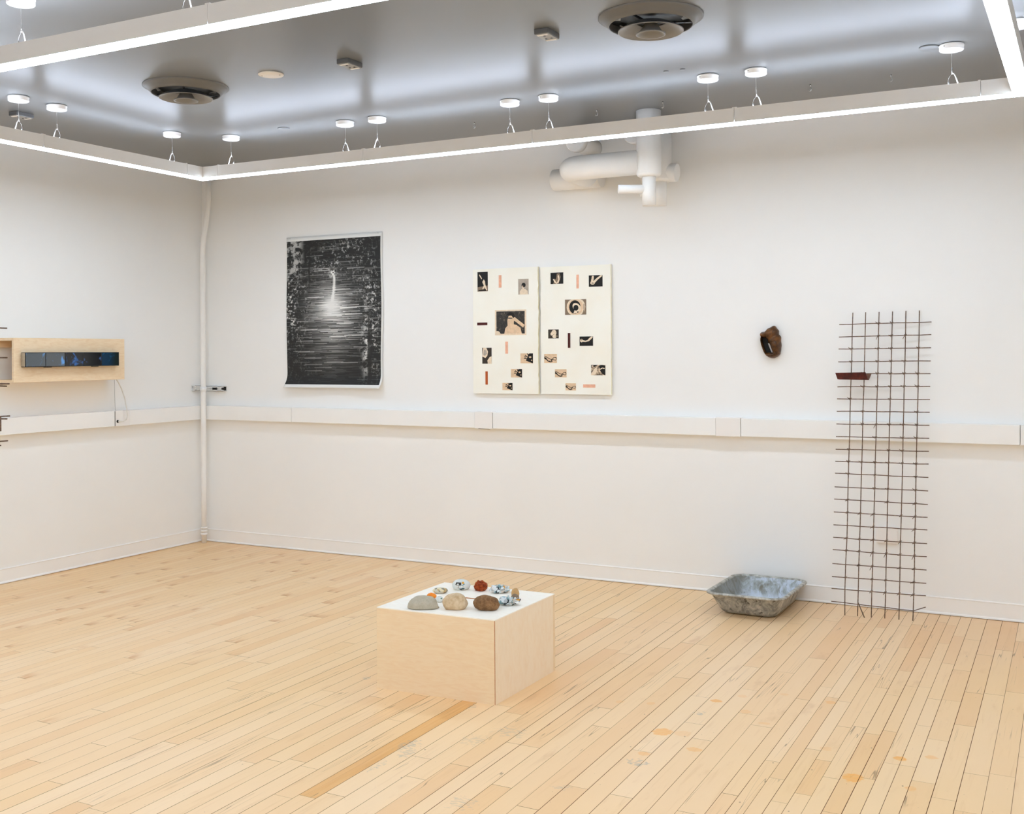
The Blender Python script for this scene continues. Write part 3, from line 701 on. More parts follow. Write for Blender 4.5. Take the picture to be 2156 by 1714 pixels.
def strip(par, x0, z1, x1, z0, mat, label):
    org = Vector(par.location)
    o = MB().box((x0-org.x, YP-.002-org.y, z0-org.z), (x1-org.x, YP-org.y, z1-org.z)).build('colour_strip', mat, par, .0008); o['label'] = label
pl = sheet('print_sheet', 'cream sheet with small sepia prints, left one of the hung pair', 2.600, 3.120, 1.254, 2.140, True, False, 4)
pr = sheet('print_sheet', 'cream sheet with small sepia prints, right one of the hung pair', 3.141, 3.665, 1.256, 2.134, False, True, 5)
BK = ['print_black', 'print_light', 'print_sepia', 'print_mid']
photo(pl, 2.638, 2.120, 2.722, 1.981, [(3, 'p', [(0,0),(1,0),(1,.30),(0,.22)]), (0, 'p', [(.1,.02),(.9,.02),(.9,.12),(.1,.08)]), (1, 's', [(.18,.86),(.30,.76),(.42,.64)], [.03,.04,.03]), (1, 's', [(.55,.55),(.64,.45),(.70,.30),(.60,.20),(.50,.12)], [.10,.12,.08,.05,.05]), (1, 's', [(.66,.38),(.78,.22),(.90,.06)], [.08,.06,.04])], BK, 'dark upright print of a crouching pale figure')
photo(pl, 2.966, 2.059, 3.047, 1.950, [(1, 'p', [(.15,0),(.17,.22),(.32,.34),(.68,.34),(.9,.24),(.95,0)]), (1, 'p', ell(.50, .44, .10, .12)), (2, 'p', ell(.53, .60, .20, .15)), (3, 'p', [(.38,.5),(.50,.46),(.46,.60)])], ['print_grey', 'print_light', 'print_black', 'print_sepia'], 'grey print of a dark haired person from behind')
photo(pl, 2.791, 1.835, 3.016, 1.677, [(1, 'p', [(.28,0),(.32,.25),(.43,.40),(.55,.44),(.72,.38),(.85,.26),(.90,0)]), (1, 'p', [(.40,.36),(.39,.60),(.44,.80),(.56,.85),(.66,.72),(.62,.52),(.62,.38)]), (2, 'p', [(.37,.86),(.48,.97),(.62,.90),(.68,.72),(.60,.70),(.54,.80),(.44,.80)]), (0, 'p', [(.36,.70),(.50,.64),(.60,.70),(.46,.72)]), (1, 's', [(.60,.68),(.72,.58),(.86,.44),(1.0,.32)], [.08,.06,.06,.08]), (3, 'p', [(0,0),(.15,0),(.12,.08),(.06,.13),(0,.12)])], ['leafy_dark', 'print_sepia', 'print_black', 'print_light', 'print_light'], 'largest print, a bare shouldered person and a reaching arm among trees', (.012, .010))
photo(pl, 2.674, 1.579, 2.750, 1.466, [(1, 'p', [(0,.45),(.1,1),(.45,1),(.62,.75),(.55,.5),(.35,.36)]), (2, 'p', [(.1,.55),(.2,.88),(.45,.82),(.5,.62),(.3,.5)]), (1, 'p', [(.6,0),(.55,.2),(.8,.42),(1,.46),(1,0)])], ['print_dark', 'print_light', 'print_grey', 'print_mid'], 'upright print of a leaning head')
def fork(par, x0, z1, x1, z0, lab):
    photo(par, x0, z1, x1, z0, [(1, 'p', [(.42,.28),(.95,0),(1,0),(1,1),(.52,1),(.62,.7)]), (0, 'p', ell(.78, .62, .10, .08)), (0, 'p', ell(.90, .30, .05, .06)), (1, 's', [(.62,.60),(.48,.70),(.30,.72)], .04), (1, 's', [(.55,.52),(.40,.48),(.28,.50)], .035), (1, 's', [(.48,.70),(.40,.84)], .03), (1, 's', [(.42,.5),(.36,.60)], .03), (0, 'p', [(.62,.9),(.74,1),(.60,1)])], ['print_sepia', 'print_black', 'print_light', 'print_mid'], lab)
fork(pl, 2.981, 1.538, 3.079, 1.469, 'print of black branching limbs, topmost and largest of three')
fork(pl, 2.905, 1.429, 2.993, 1.369, 'print of black branching limbs, middle of three')
fork(pl, 2.836, 1.330, 2.917, 1.279, 'print of black branching limbs, lowest and smallest of three')
strip(pl, 2.811, 2.092, 2.833, 2.004, 'strip_peach', 'peach strip at the top of the sheet'); strip(pl, 2.634, 1.759, 2.717, 1.740, 'strip_maroon', 'horizontal maroon strip')
strip(pl, 2.861, 1.621, 2.882, 1.537, 'strip_peach', 'peach strip below the largest print'); strip(pl, 2.699, 1.411, 2.718, 1.317, 'strip_rust', 'rust orange upright strip')
photo(pr, 3.218, 2.093, 3.315, 2.015, [(3, 'p', [(.2,0),(.3,.3),(.45,.5),(.5,.9),(.7,.95),(.8,.6),(.7,.2),(.6,0)]), (1, 'p', [(.56,.7),(.66,.8),(.72,.4),(.62,.05),(.50,.1),(.62,.4)]), (1, 's', [(.24,.45),(.34,.2),(.5,.02)], [.05,.06,.06])], BK, 'dark print of a lit torso and arm')
photo(pr, 3.506, 2.064, 3.607, 1.987, [(1, 's', [(.30,.95),(.28,.7),(.24,.45)], [.07,.08,.09]), (1, 's', [(.95,1.0),(.62,.68),(.40,.42)], [.09,.08,.09]), (1, 'p', ell(.28, .34, .17, .16)), (0, 's', [(.2,.28),(.3,.38)], .02), (0, 's', [(.28,.24),(.37,.34)], .02)], BK, 'black print of two clasped pale hands')
photo(pr, 3.327, 1.905, 3.486, 1.800, [(1, 'p', ell(.52, .5, .44, .62)), (2, 'p', ell(.50, .5, .36, .52)), (3, 'p', ell(.47, .5, .27, .44)), (1, 'p', ell(.56, .48, .18, .30, a=.4)), (3, 'p', ell(.52, .45, .12, .19)), (1, 'p', [(.40,.08),(.46,.3),(.56,.22),(.60,.1)]), (0, 's', [(.82,.0),(.9,.3),(.9,.7)], .02)], ['print_mid', 'print_light', 'print_sepia', 'print_black'], 'print of a dark figure inside a round drum')
photo(pr, 3.198, 1.702, 3.278, 1.640, [(1, 'p', ell(.55, .62, .24, .34)), (1, 'p', ell(.60, .22, .20, .2)), (1, 'p', ell(.32, .50, .10, .18)), (2, 'p', ell(.82, .25, .1, .1)), (2, 's', [(.5,.4),(.6,.5)], .02)], ['print_dark', 'print_light', 'print_mid', 'print_mid'], 'small print of pale blossoms on black')
photo(pr, 3.435, 1.651, 3.535, 1.587, [(1, 's', [(.10,.60),(.25,.52),(.45,.48),(.65,.56),(.80,.78),(.95,1.0)], [.08,.09,.07,.08,.09,.07]), (1, 'p', ell(.15, .56, .11, .18)), (0, 's', [(.1,.62),(.2,.66)], .03)], BK, 'black print of one bent pale forearm')
def hands(par, x0, z1, x1, z0, lab):
    photo(par, x0, z1, x1, z0, [(1, 's', [(0,.78),(.25,.6),(.42,.45),(.6,.38),(.78,.60),(.96,.62)], .030), (1, 's', [(0,.5),(.2,.38),(.32,.2),(.5,.10),(.62,.16),(.58,.34)], .045), (1, 's', [(.55,.42),(.72,.36),(.9,.30),(1,.42),(.92,.6)], .035), (1, 's', [(0,.64),(.18,.44)], .06), (2, 'p', ell(.80, .46, .06, .06)), (1, 's', [(.40,.22),(.55,.2)], .03)], ['print_sepia', 'print_black', 'print_light', 'print_mid'], lab)
hands(pr, 3.166, 1.534, 3.263, 1.471, 'sepia print of outlined arms, topmost of three'); hands(pr, 3.248, 1.428, 3.336, 1.372, 'sepia print of outlined arms, middle of three'); hands(pr, 3.328, 1.332, 3.406, 1.283, 'sepia print of outlined arms, lowest of three')
photo(pr, 3.520, 1.458, 3.624, 1.388, [(1, 'p', [(.55,.9),(.75,1),(1,.95),(1,0),(.8,.1),(.65,.4)]), (2, 'p', [(0,.1),(.2,.6),(.45,.85),(.4,.4),(.3,.05)]), (1, 'p', [(0,1),(.5,1),(.3,.85),(0,.72)]), (2, 'p', ell(.1, .88, .07, .07)), (2, 's', [(.6,.55),(.8,.7),(.95,.65)], .04)], ['mottled_sepia', 'print_black', 'print_light', 'print_mid'], 'print of fur and dark fern shapes at lower right')
strip(pr, 3.414, 2.073, 3.432, 1.979, 'strip_peach', 'peach strip at the top of the sheet'); strip(pr, 3.347, 1.676, 3.366, 1.574, 'strip_maroon', 'dark maroon upright strip')
strip(pr, 3.460, 1.326, 3.550, 1.304, 'strip_peach', 'horizontal peach strip at the bottom')

# ------------------------------------------------------------------ bronze shell on the wall
def shell():
    sc = 17.14; s = .1265/ (700/sc) ; cx, cz = 4.742, 1.603
    out = [(845,280),(905,310),(940,375),(1000,420),(1020,480),(1020,590),(1085,650),(1090,700),(1085,760),(1100,1000),(1080,1150),(1060,1250),(960,1340),(860,1385),(770,1390),(690,1360),(590,1300),(520,1190),(460,1070),(420,930),(400,800),(420,640),(395,520),(440,500),(555,480),(640,390),(780,320)]
    inn = [(445,665),(610,675),(668,735),(700,850),(762,930),(815,1090),(845,1185),(800,1214),(600,1214),(515,1030),(450,800)]
    def conv(p): return Vector(((p[0]-745)/sc*s, 0, (835-p[1])/sc*s*1.02))
    def resample(pl, n, c):
        P = [conv(q) for q in pl]; res = []
        for k in range(n):
            a = 2*PI*k/n; d = Vector((math.cos(a), 0, math.sin(a))); best = None
            for i in range(len(P)):
                A, B = P[i]-c, P[(i+1)%len(P)]-c; e = B-A; den = d.x*e.z-d.z*e.x
                if abs(den) < 1e-12: continue
                tt = (A.x*e.z-A.z*e.x)/den; uu = (A.x*d.z-A.z*d.x)/den
                if tt > 0 and -1e-6 <= uu <= 1+1e-6 and (best is None or tt > best): best = tt
            res.append(c+d*best)
        return res
    c = conv((640, 960)); n = 96
    O, I = resample(out, n, c), resample(inn, n, c)
    t = thing('bronze_shell', 'knobbly brown bronze shell form with a dark hollow, fixed alone on the back wall', 'sculpture', (cx, 0, cz))
    m = MB(); rings = []
    steps = [(0, .0), (0, .018), (.06, .030), (.2, .044), (.4, .054), (.6, .056), (.8, .052), (.93, .046), (1, .040), (1.03, .030), (1.02, .012), (.97, .0)]
    for j, (tt, yy) in enumerate(steps):
        ring = []
        for k in range(n):
            p = O[k].lerp(I[k], tt); w = min(1, (O[k]-I[k]).length/.03)
            nz = mnoise.noise(p*55+Vector((3, 0, 1)))*.006+mnoise.noise(p*22)*.010+abs(mnoise.noise(p*34+Vector((9,4,2))))*.010
            if j in (0, 11): nz = 0
            y = yy*(.55+.45*w) + nz
            ring.append(m.b.verts.new((p.x+mnoise.noise(p*70)*.002, -max(y, .0), p.z+mnoise.noise(p*70+Vector((5,5,5)))*.002)))
        rings.append(ring)
    for a, b in zip(rings, rings[1:]):
        for k in range(n):
            fc = m._f([a[k], a[(k+1)%n], b[(k+1)%n], b[k]])
            if fc: fc.smooth = True
    m.build('crust', 'bronze_crust', t)
    m = MB(); q = [(430,650),(640,660),(700,780),(690,870),(620,890),(745,1190),(800,1215),(580,1225),(490,1030),(430,800)]
    m.poly([conv(p)+Vector((0,-.006,0)) for p in q]); P = [conv(p) for p in q]
    for i in range(len(P)): m.poly([P[i]+Vector((0,-.006,0)), P[(i+1)%len(P)]+Vector((0,-.006,0)), P[(i+1)%len(P)]+Vector((0,-.0005,0)), P[i]+Vector((0,-.0005,0))])
    m.build('hollow_lining', 'black_gap', t)
shell()

# ------------------------------------------------------------------ leaning rod grid
def rod_grid():
    t = thing('rod_grid', 'tall rusty lattice of thin tied rods leaning against the back wall', 'grid', (5.43, -.27, 0))
    o = Vector(t.location)
    yl = lambda z: -.293+.1368*z; yr = lambda z: -.243+.1368*z
    def P(x, z): k = (x-5.162)/(5.682-5.162); return Vector((x, yl(z)*(1-k)+yr(z)*k, z))
    rr = random.Random(3)
    vb = [5.239, 5.309, 5.384, 5.459, 5.534, 5.611]; vt = [5.247, 5.322, 5.398, 5.472, 5.548, 5.623]; zt = [1.774, 1.775, 1.776, 1.777, 1.779, 1.780]
    for a, b, z in zip(vb, vt, zt):
        pts = []
        for k in range(13):
            w = k/12; pts.append(P(a+(b-a)*w+rr.uniform(-.0012, .0012), .003+(z-.003)*w)+Vector((0, 0, 0))-o)
        if a == 5.239: pts[1].x -= .004; pts[2].x -= .003
        MB().tube(pts, .0028, 8).build('upright_rod', 'rusty_rod', t)
    zl = [1.703,1.629,1.555,1.478,1.408,1.329,1.257,1.184,1.108,1.033,.959,.888,.817,.738,.666,.592,.517,.444,.374,.293,.219,.150,.077]
    zr = [1.711,1.636,1.559,1.484,1.409,1.335,1.259,1.186,1.111,1.035,.961,.888,.812,.737,.660,.586,.515,.439,.365,.292,.218,.148,.058]
    for i, (a, b) in enumerate(zip(zl, zr)):
        pts = []
        for k in range(9):
            w = k/8; x = 5.172-.010*(i/22)+(5.690-.012*(i/22)-5.172+.010*(i/22))*w; z = a+(b-a)*w+rr.uniform(-.0012, .0012)
            if i == 22 and k == 8: z += .028
            pts.append(P(x, z)+Vector((0, -.0062, 0))-o)
        MB().tube(pts, .0026, 8).build('cross_rod', 'rusty_rod', t)
    cnt = 0
    for i in range(23):
        for j in range(6):
            if rr.random() > .66 or cnt >= 84: continue
            w = ((zl[i]+zr[i])/2)/1.775; x = vb[j]+(vt[j]-vb[j])*w; k = (x-5.172)/.518; z = zl[i]+(zr[i]-zl[i])*k
            c = P(x, z)+Vector((0, -.003, 0))-o
            m = MB(); q = .0068
            m.tube([c+Vector((-q, .004, -q)), c+Vector((-q*.4, -q, -q*.3)), c+Vector((q*.6, -q*.9, q*.6)), c+Vector((q, .003, q)), c+Vector((0, q*.7, 0)), c+Vector((-q*.8, 0, q*.8)), c+Vector((q*.5, -q*1.1, -q*.6))], .0016, 6)
            dx = -rr.uniform(.008, .018); dz = (rr.uniform(.004, .012) if i < 14 else -rr.uniform(-.002, .013))
            if rr.random() < .08: dz = -.022; dx = -.012
            m.tube([c+Vector((0, -q, 0)), c+Vector((dx*.6, -q*1.8, dz*.4)), c+Vector((dx, -q*2.2, dz))], [.0019, .0021, .0016], 6)
            m.build('wire_tie', 'rusty_rod', t); cnt += 1
    a = P(5.311, .083)-o
    MB().tube([a+Vector((0,-.006,0)), Vector((5.352, -.300, .004))-o], .0032, 8).build('bent_foot_rod', 'rusty_rod', t)
rod_grid()
t = thing('rust_trough', 'dark red rusty metal trough hooked onto the leaning rod grid', 'trough', (5.25, -.10, 1.372))
o = Vector(t.location)
FL, FR_, BR_, BL_ = Vector((5.158, -.122, 1.413)), Vector((5.330, -.101, 1.417)), Vector((5.343, -.098, 1.372)), Vector((5.171, -.121, 1.374))
bk = Vector((.012, .034, -.001))
def slab(pts, th, name, mat):
    m = MB(); P0 = [p-o for p in pts]; nrm = (P0[1]-P0[0]).cross(P0[2]-P0[0]).normalized()*th
    a = [m.b.verts.new(p) for p in P0]; b = [m.b.verts.new(p+nrm) for p in P0]; n = len(a)
    m._f(a); m._f(b[::-1])
    for k in range(n): m._f([a[k], b[k], b[(k+1)%n], a[(k+1)%n]])
    return m.build(name, mat, t)
slab([FL, FR_, BR_, BL_], .002, 'front_plate', 'rust_plate')
slab([FL+bk*1.3+Vector((.012,0,-.004)), FR_+bk*1.3+Vector((.012,0,-.006)), BR_+bk*.35, BL_+bk*.35], .002, 'back_plate', 'rust_inside')
slab([BL_, BR_, BR_+bk*.35, BL_+bk*.35], .002, 'bottom_strip', 'rust_plate')

# outlet cover behind the grid
t = thing('outlet_cover', 'square white cover plate on the wall behind the rod grid', 'cover plate', (5.433, 0, .443))
MB().box((-.062, -.018, -.050), (.062, 0, .050)).build('plate', 'plate_paint', t, .004)
MB().box((-.056, -.0195, -.044), (.056, -.0178, .040)).build('blank_face', 'plate_paint', t, .001)

# ------------------------------------------------------------------ mixing tub
def tub():
    t = thing('mixing_tub', 'grey paint-splashed metal mixing tub on the floor against the back wall', 'tub', (4.738, -.335, 0), -.012)
    def rr_(hx, hy, r, z, n=8):
        pts = []
        for cx, cy, a0 in ((hx-r, hy-r, 0), (-hx+r, hy-r, PI/2), (-hx+r, -hy+r, PI), (hx-r, -hy+r, 3*PI/2)):
            for k in range(n+1):
                a = a0+PI/2*k/n; pts.append(Vector((cx+r*math.cos(a), cy+r*math.sin(a), z)))
        return pts
    def loft(m, loops, cap_first=False, cap_last=False):
        L = [[m.b.verts.new(p) for p in lp] for lp in loops]; n = len(L[0])
        for a, b in zip(L, L[1:]):
            for k in range(n):
                fc = m._f([a[k], a[(k+1)%n], b[(k+1)%n], b[k]]); fc.smooth = True
        if cap_first: m._f(L[0][::-1])
        if cap_last: m._f(L[-1])
    hx0, hy0, hx1, hy1 = .170, .225, .218, .298
    oy = .005
    m = MB(); loops = []
    for z, s, r in ((.0005, -.045, .04), (.006, -.018, .05), (.016, -.004, .056), (.03, .006, .06)): loops.append(rr_(hx0+s, hy0+s, r, z))
    for k in range(1, 9):
        w = k/8; z = .03+(.132-.03)*w; loops.append(rr_(hx0+.006+(hx1-hx0-.006)*w, hy0+.006+(hy1-hy0-.006)*w, .06+.008*w, z))
    loft(m, loops, True); m.build('outer_shell', 'tub_outside', t)
    m = MB(); loops = []
    for k in range(8, -1, -1):
        w = k/8; z = .024+(.132-.024)*w; loops.append(rr_(hx0+(hx1-hx0-.004)*w, hy0+(hy1-hy0-.004)*w, .056+.008*w, z))
    loops.append(rr_(hx0-.02, hy0-.02, .05, .0125)); loops.append(rr_(hx0-.05, hy0-.05, .04, .0105)); loft(m, loops, False, True)
    m.build('inner_lining', 'tub_inside', t)
    m = MB(); prof = []
    for k in range(10):
        a = PI*1.15*k/9 + PI*-.15; prof.append((.0085+.0125*-math.cos(a), .006*math.sin(a)))
    prof = [(-.006, -.002), (-.004, .004), (.004, .007), (.014, .0055), (.0185, .001), (.018, -.006), (.014, -.007), (.013, -.002), (.003, .001)]
    loft(m, [rr_(hx1+p, hy1+p, .068+p, .132+q) for p, q in prof] + [rr_(hx1+prof[0][0], hy1+prof[0][0], .068+prof[0][0], .132+prof[0][1])])
    m.build('rolled_rim', 'tub_rim', t)
tub()

# ------------------------------------------------------------------ plinth with its ring of stones
PZ = .3735
c0, cR, cB = Vector((4.203, -2.634)), Vector((4.209, -2.042)), Vector((3.591, -2.055))
cL = Vector((3.594, -2.660))
def quadprism(pts, z0, z1, name, mat, par, bev=0):
    m = MB(); o = Vector(par.location); a = [m.b.verts.new((p.x-o.x, p.y-o.y, z0-o.z)) for p in pts]; b = [m.b.verts.new((p.x-o.x, p.y-o.y, z1-o.z)) for p in pts]; n = len(a)
    m._f(a[::-1]); m._f(b)
    for k in range(n): m._f([a[k], a[(k+1)%n], b[(k+1)%n], b[k]])
    return m.build(name, mat, par, bev)
pl_ = thing('display_plinth', 'low square birch plywood plinth on the floor holding a ring of stones', 'plinth', (3.90, -2.35, 0))
th = .018
def inset(a, b, d):   # inward offset edge a->b (ccw)
    e = (b-a).normalized(); nrm = Vector((-e.y, e.x)); return nrm*d
nF, nR, nB, nL = inset(cL, c0, th), inset(c0, cR, th), inset(cR, cB, th), inset(cB, cL, th)
eF = (c0-cL).normalized(); 
quadprism([cL, c0-eF*.0028, c0-eF*.0028+nF, cL+nF], 0, PZ-.004, 'front_panel', 'birch_shaded', pl_)
quadprism([c0+Vector((0, .0004)), cR, cR+nR, c0+nR+Vector((0, .0004))], 0, PZ-.004, 'side_panel', 'birch_half_lit', pl_)
quadprism([cR, cB, cB+nB, cR+nB], 0, PZ-.004, 'back_panel', 'birch_shaded', pl_)
quadprism([cB, cL+nF, cL+nF+nL, cB+nL], 0, PZ-.004, 'side_panel', 'birch_half_lit', pl_)
quadprism([c0-eF*.0029+Vector((0,-.0003)), c0+Vector((.0003,-.0003)), c0+Vector((.0003,.0004)), c0+Vector((-.0029,.0004))], .001, PZ-.004, 'corner_seam', 'seam_edge', pl_)
# top: four pieces around a sunken slot
ctr = Vector((3.915, -2.350)); hx, hy = .080, .050
ux = (c0-cL).normalized(); uy = (cR-c0).normalized()
sl = [ctr-ux*hx-uy*hy, ctr+ux*hx-uy*hy, ctr+ux*hx+uy*hy, ctr-ux*hx+uy*hy]; ou = [cL, c0, cR, cB]
m = MB(); o = Vector(pl_.location)
def V3(p, z): return m.b.verts.new((p.x-o.x, p.y-o.y, z))
ot, ob_, it, ib = [V3(p, PZ) for p in ou], [V3(p, PZ-.0045) for p in ou], [V3(p, PZ) for p in sl], [V3(p, PZ-.016) for p in sl]
for k in range(4):
    j = (k+1) % 4
    m.mi = 0; m._f([ot[k], ot[j], it[j], it[k]]); m._f([ob_[k], ob_[j], ot[j], ot[k]]); m.mi = 1; m._f([it[k], it[j], ib[j], ib[k]]); m.mi = 0
m._f(ob_[::-1]); m.build('top_panel', ['birch_lit', 'seam_edge'], pl_)
quadprism(sl, PZ-.0155, PZ-.0085, 'sunken_pane', 'pale_blue_inset', pl_)

def rock(name, label, cat, x, y, r, mat, seed, amp=.18, freq=1.6, rz=0, flat=.55, sub=4, tilt=0, sharp=0, group='stones on the plinth', sink=0, extra=None):
    b = bmesh.new(); bmesh.ops.create_icosphere(b, subdivisions=sub, radius=1)
    sv = Vector((seed*3.1, seed*1.7, seed*.9))
    for v in b.verts:
        p = v.co.normalized(); d = 1+amp*mnoise.noise(p*freq+sv)+amp*.4*mnoise.noise(p*freq*2.7+sv)
        if sharp: d += sharp*(mnoise.cell(p*3.2+sv)-.5)+sharp*.7*mnoise.noise(p*5+sv)
        q = p*d; v.co = Vector((q.x*r[0], q.y*r[1], q.z*r[2]))
    if tilt:
        bmesh.ops.rotate(b, verts=b.verts, cent=(0,0,0), matrix=Matrix.Rotation(tilt, 3, 'Y'))
    zmin = min(v.co.z for v in b.verts); cut = zmin+(0-zmin)*(1-flat)
    for v in b.verts:
        if v.co.z < cut: v.co.z = cut+(v.co.z-cut)*.06
    zmin = min(v.co.z for v in b.verts)
    for v in b.verts: v.co.z -= zmin
    for f in b.faces: f.smooth = not sharp
    me = bpy.data.meshes.new(name); b.to_mesh(me); b.free(); me.materials.append(M[mat])
    ob = bpy.data.objects.new(name, me); COL.objects.link(ob); ob.location = (x, y, PZ+.0003-sink); ob.rotation_euler = (0, 0, rz)
    return tag(ob, label, cat, group)
CAMD = .49   # stones lie broadside to the viewer
rock('grey_stone', 'smooth grey dome-shaped stone at the front left of the plinth', 'stone', 3.797, -2.575, (.073, .050, .050), 'stone_grey', 1.3, .13, 1.1, CAMD, .06)
rock('beige_stone', 'mottled beige rounded stone, middle of the three large front stones', 'stone', 3.938, -2.528, (.057, .045, .043), 'stone_beige', 2.2, .13, 1.2, CAMD, .62)
rock('brown_stone', 'brown egg-shaped stone at the front right of the plinth', 'stone', 4.075, -2.478, (.060, .042, .037), 'stone_brown', 5.4, .12, 1.5, CAMD, .80, tilt=.12)
rock('speckled_stone', 'flat speckled pale stone at the back left of the ring', 'stone', 3.702, -2.275, (.036, .026, .0145), 'stone_speckled', 4.1, .10, 1.3, CAMD, .75)
rock('orange_stone', 'small bright orange stone behind the grey dome', 'stone', 3.723, -2.392, (.0225, .018, .016), 'stone_orange', 6.7, .25, 1.2, CAMD, .5)
w = rock('white_stone', 'small white round stone with a green dab, behind the beige stone', 'stone', 3.800, -2.443, (.019, .018, .0155), 'milk_glass', 8.8, .05, 1, CAMD, .75)
b = MB(); b.lathe([(0, .0012), (.004, .001), (.0048, 0), (0, 0)], n=14); q = b.build('green_dab', 'green_dab', w); q.location = (.010, -.0125, .018); q.rotation_euler = (PI/2*.9, 0, .5)
rock('porous_rock', 'rust red porous rock at the back of the ring', 'rock', 3.852, -2.138, (.034, .030, .030), 'stone_red', 9.3, .30, 1.7, CAMD, .55, sharp=.10)
tn = rock('tan_pebble', 'upright tan pebble at the back right, propped behind the dark pebble', 'stone', 4.085, -2.216, (.0185, .016, .026), 'stone_tan', 3.7, .12, 1.1, CAMD, .8)
rock('dark_pebble', 'small grey-brown pebble in front of the upright tan pebble', 'stone', 4.107, -2.262, (.0195, .015, .018), 'stone_taupe', 2.9, .10, 1.2, CAMD, .8)

def film_lump(name, label, x, y, r, seed, mat):
    rr = random.Random(seed)
    o = rock(name, label, 'sculpture', x, y, r, mat, seed, .25, 2.4, CAMD, .7, sub=3, sharp=.38)
    m = MB()
    cols = ['crumpled_film']
    for k in range(22):
        a = rr.uniform(0, 2*PI); e = rr.uniform(.0, 1.1)
        d = Vector((math.cos(a)*math.cos(e)*r[0], math.sin(a)*math.cos(e)*r[1], r[2]*.75+math.sin(e)*r[2]*.75))*rr.uniform(.75, 1.05)
        s = rr.uniform(.005, .014); u = Vector((rr.uniform(-1,1), rr.uniform(-1,1), rr.uniform(-1,1))).normalized(); v = u.orthogonal().normalized(); w_ = u.cross(v)
        m.mi = rr.choice((0, 1, 1, 4, 4, 0, 4, 2, 3, 0))
        p = [d-u*s-v*s*.5, d+u*s*.3-v*s*.9+w_*.003, d+u*s*1.3+w_*.001, d+u*s*.4+v*s*.7-w_*.003, d-u*s*.6+v*s*.6]
        p = [Vector((q.x, q.y, max(q.z, .0012))) for q in p]
        m.poly(p); 
    b_ = m.build('film_scraps', ['paper_white', 'film_teal', 'film_black', 'film_amber', 'film_clear'], o, fix=False)
    sd = b_.modifiers.new('thick', 'SOLIDIFY'); sd.thickness = .0006
    return o
plain('film_teal', lin(96, 140, 144), .2); plain('film_black', lin(20, 22, 24), .15); plain('film_amber', lin(222, 160, 62), .2)
n = NT('film_clear'); n.set((.92, .95, .96, 1), .12, 0, .5, Transmission_Weight=.55); n.bump(n.noise(n.coord(), 90), .1, .002); M['film_clear'] = n.m
film_lump('crumpled_film', 'crumpled teal and white plastic scrap at the front right, beside the brown stone', 4.122, -2.352, (.050, .032, .021), 12, 'crumpled_film')
film_lump('crumpled_film', 'crumpled clear and amber plastic scrap at the back right of the ring', 3.960, -2.142, (.048, .032, .023), 27, 'crumpled_film')
g = rock('collage_stone', 'milky oval lump with dark collaged film on it, at the back of the plinth', 'sculpture', 3.752, -2.160, (.045, .034, .030), 'milk_glass', 7.2, .06, 1.0, CAMD, .7)
m = MB()
rr = random.Random(5)
for k, (u0, v0, w0, h0, mi) in enumerate([(-.25,.62,.55,.2,0), (.0,.35,.42,.34,1), (.22,.70,.22,.16,2), (-.02,.12,.2,.22,3), (.28,.40,.16,.4,1), (-.30,.40,.25,.25,4), (.10,.42,.10,.14,5), (.2,.2,.14,.1,3)]):
    # patches that wrap the oval's front
    P = []
    for uu, vv in ((-1,-1),(1,-1),(1,1),(-1,1)):
        a = -PI/2+(u0+uu*w0*.5)*1.25; e = (v0+vv*h0*.5-.42)*2.0
        P.append(Vector((math.cos(a)*math.cos(e)*.0462, math.sin(a)*math.cos(e)*.0352, max(.0215+math.sin(e)*.0312, .001)))*1.0)
    m.mi = mi; m.poly(P)
b_ = m.build('film_collage', ['print_dark', 'film_teal', 'film_amber', 'film_black', 'print_grey', 'paper_white'], g, fix=False)
sd = b_.modifiers.new('thick', 'SOLIDIFY'); sd.thickness = .0012; sd.offset = 0

# ------------------------------------------------------------------ wooden box with a strip of small screens on the left wall
wb = thing('wooden_screen_box', 'pale maple plywood box on the left wall carrying a row of small screens', 'box', (0, -1.488, 1.362))
MB().box((.182, -.472, 0), (.200, .470, .298)).build('front_board', 'maple_ply', wb, .001)
MB().box((.0, -.472, .280), (.1815, .470, .298)).build('top_board', 'maple_ply', wb, .001)
MB().box((.0, -.472, 0), (.1815, .470, .018)).build('bottom_board', 'maple_ply', wb, .001)
MB().box((.0, -.466, .235), (.022, .464, .2795)).build('hanging_cleat', 'maple_ply', wb)
vs = thing('screen_strip', 'black strip of five small blue screens mounted on the wooden box', 'screen', (.2005, -1.504, 1.464))
MB().box((0, -.399, 0), (.040, .399, .099)).build('casing', 'black_plastic', vs, .002)
MB().box((.002, -.4012, .004), (.038, -.399, .095)).build('end_plate', 'steel', vs)
for k in range(5):
    a = -.396+k*.1585
    MB().box((.0402, a+.003, .005), (.0412, a+.1545, .094)).build('screen', 'screen_%d' % k, vs)
for a in (-.23, .17): MB().box((.008, a, -.004), (.03, a+.05, .0)).build('mount_clip', 'black_plastic', vs)
o = tag(MB().tube([(.09,-.998,1.365), (.10,-.985,1.338), (.10,-.955,1.289), (.10,-.924,1.217), (.102,-.908,1.14), (.102,-.902,1.085), (.098,-.908,1.055), (.085,-.930,1.044), (.066,-.958,1.044)], .0042, 10).build('power_cord', 'cord_white'), 'white power cord looping from the wooden box down into the raceway', 'cord')
tag(MB().tube([(.03,-.958,1.362), (.028,-.955,1.25), (.03,-.953,1.124)], .0018, 8).build('thin_grey_line', 'line_grey'), 'thin grey line straight from the box to the raceway top', 'cord')  # thin grey tube drawn between box and raceway

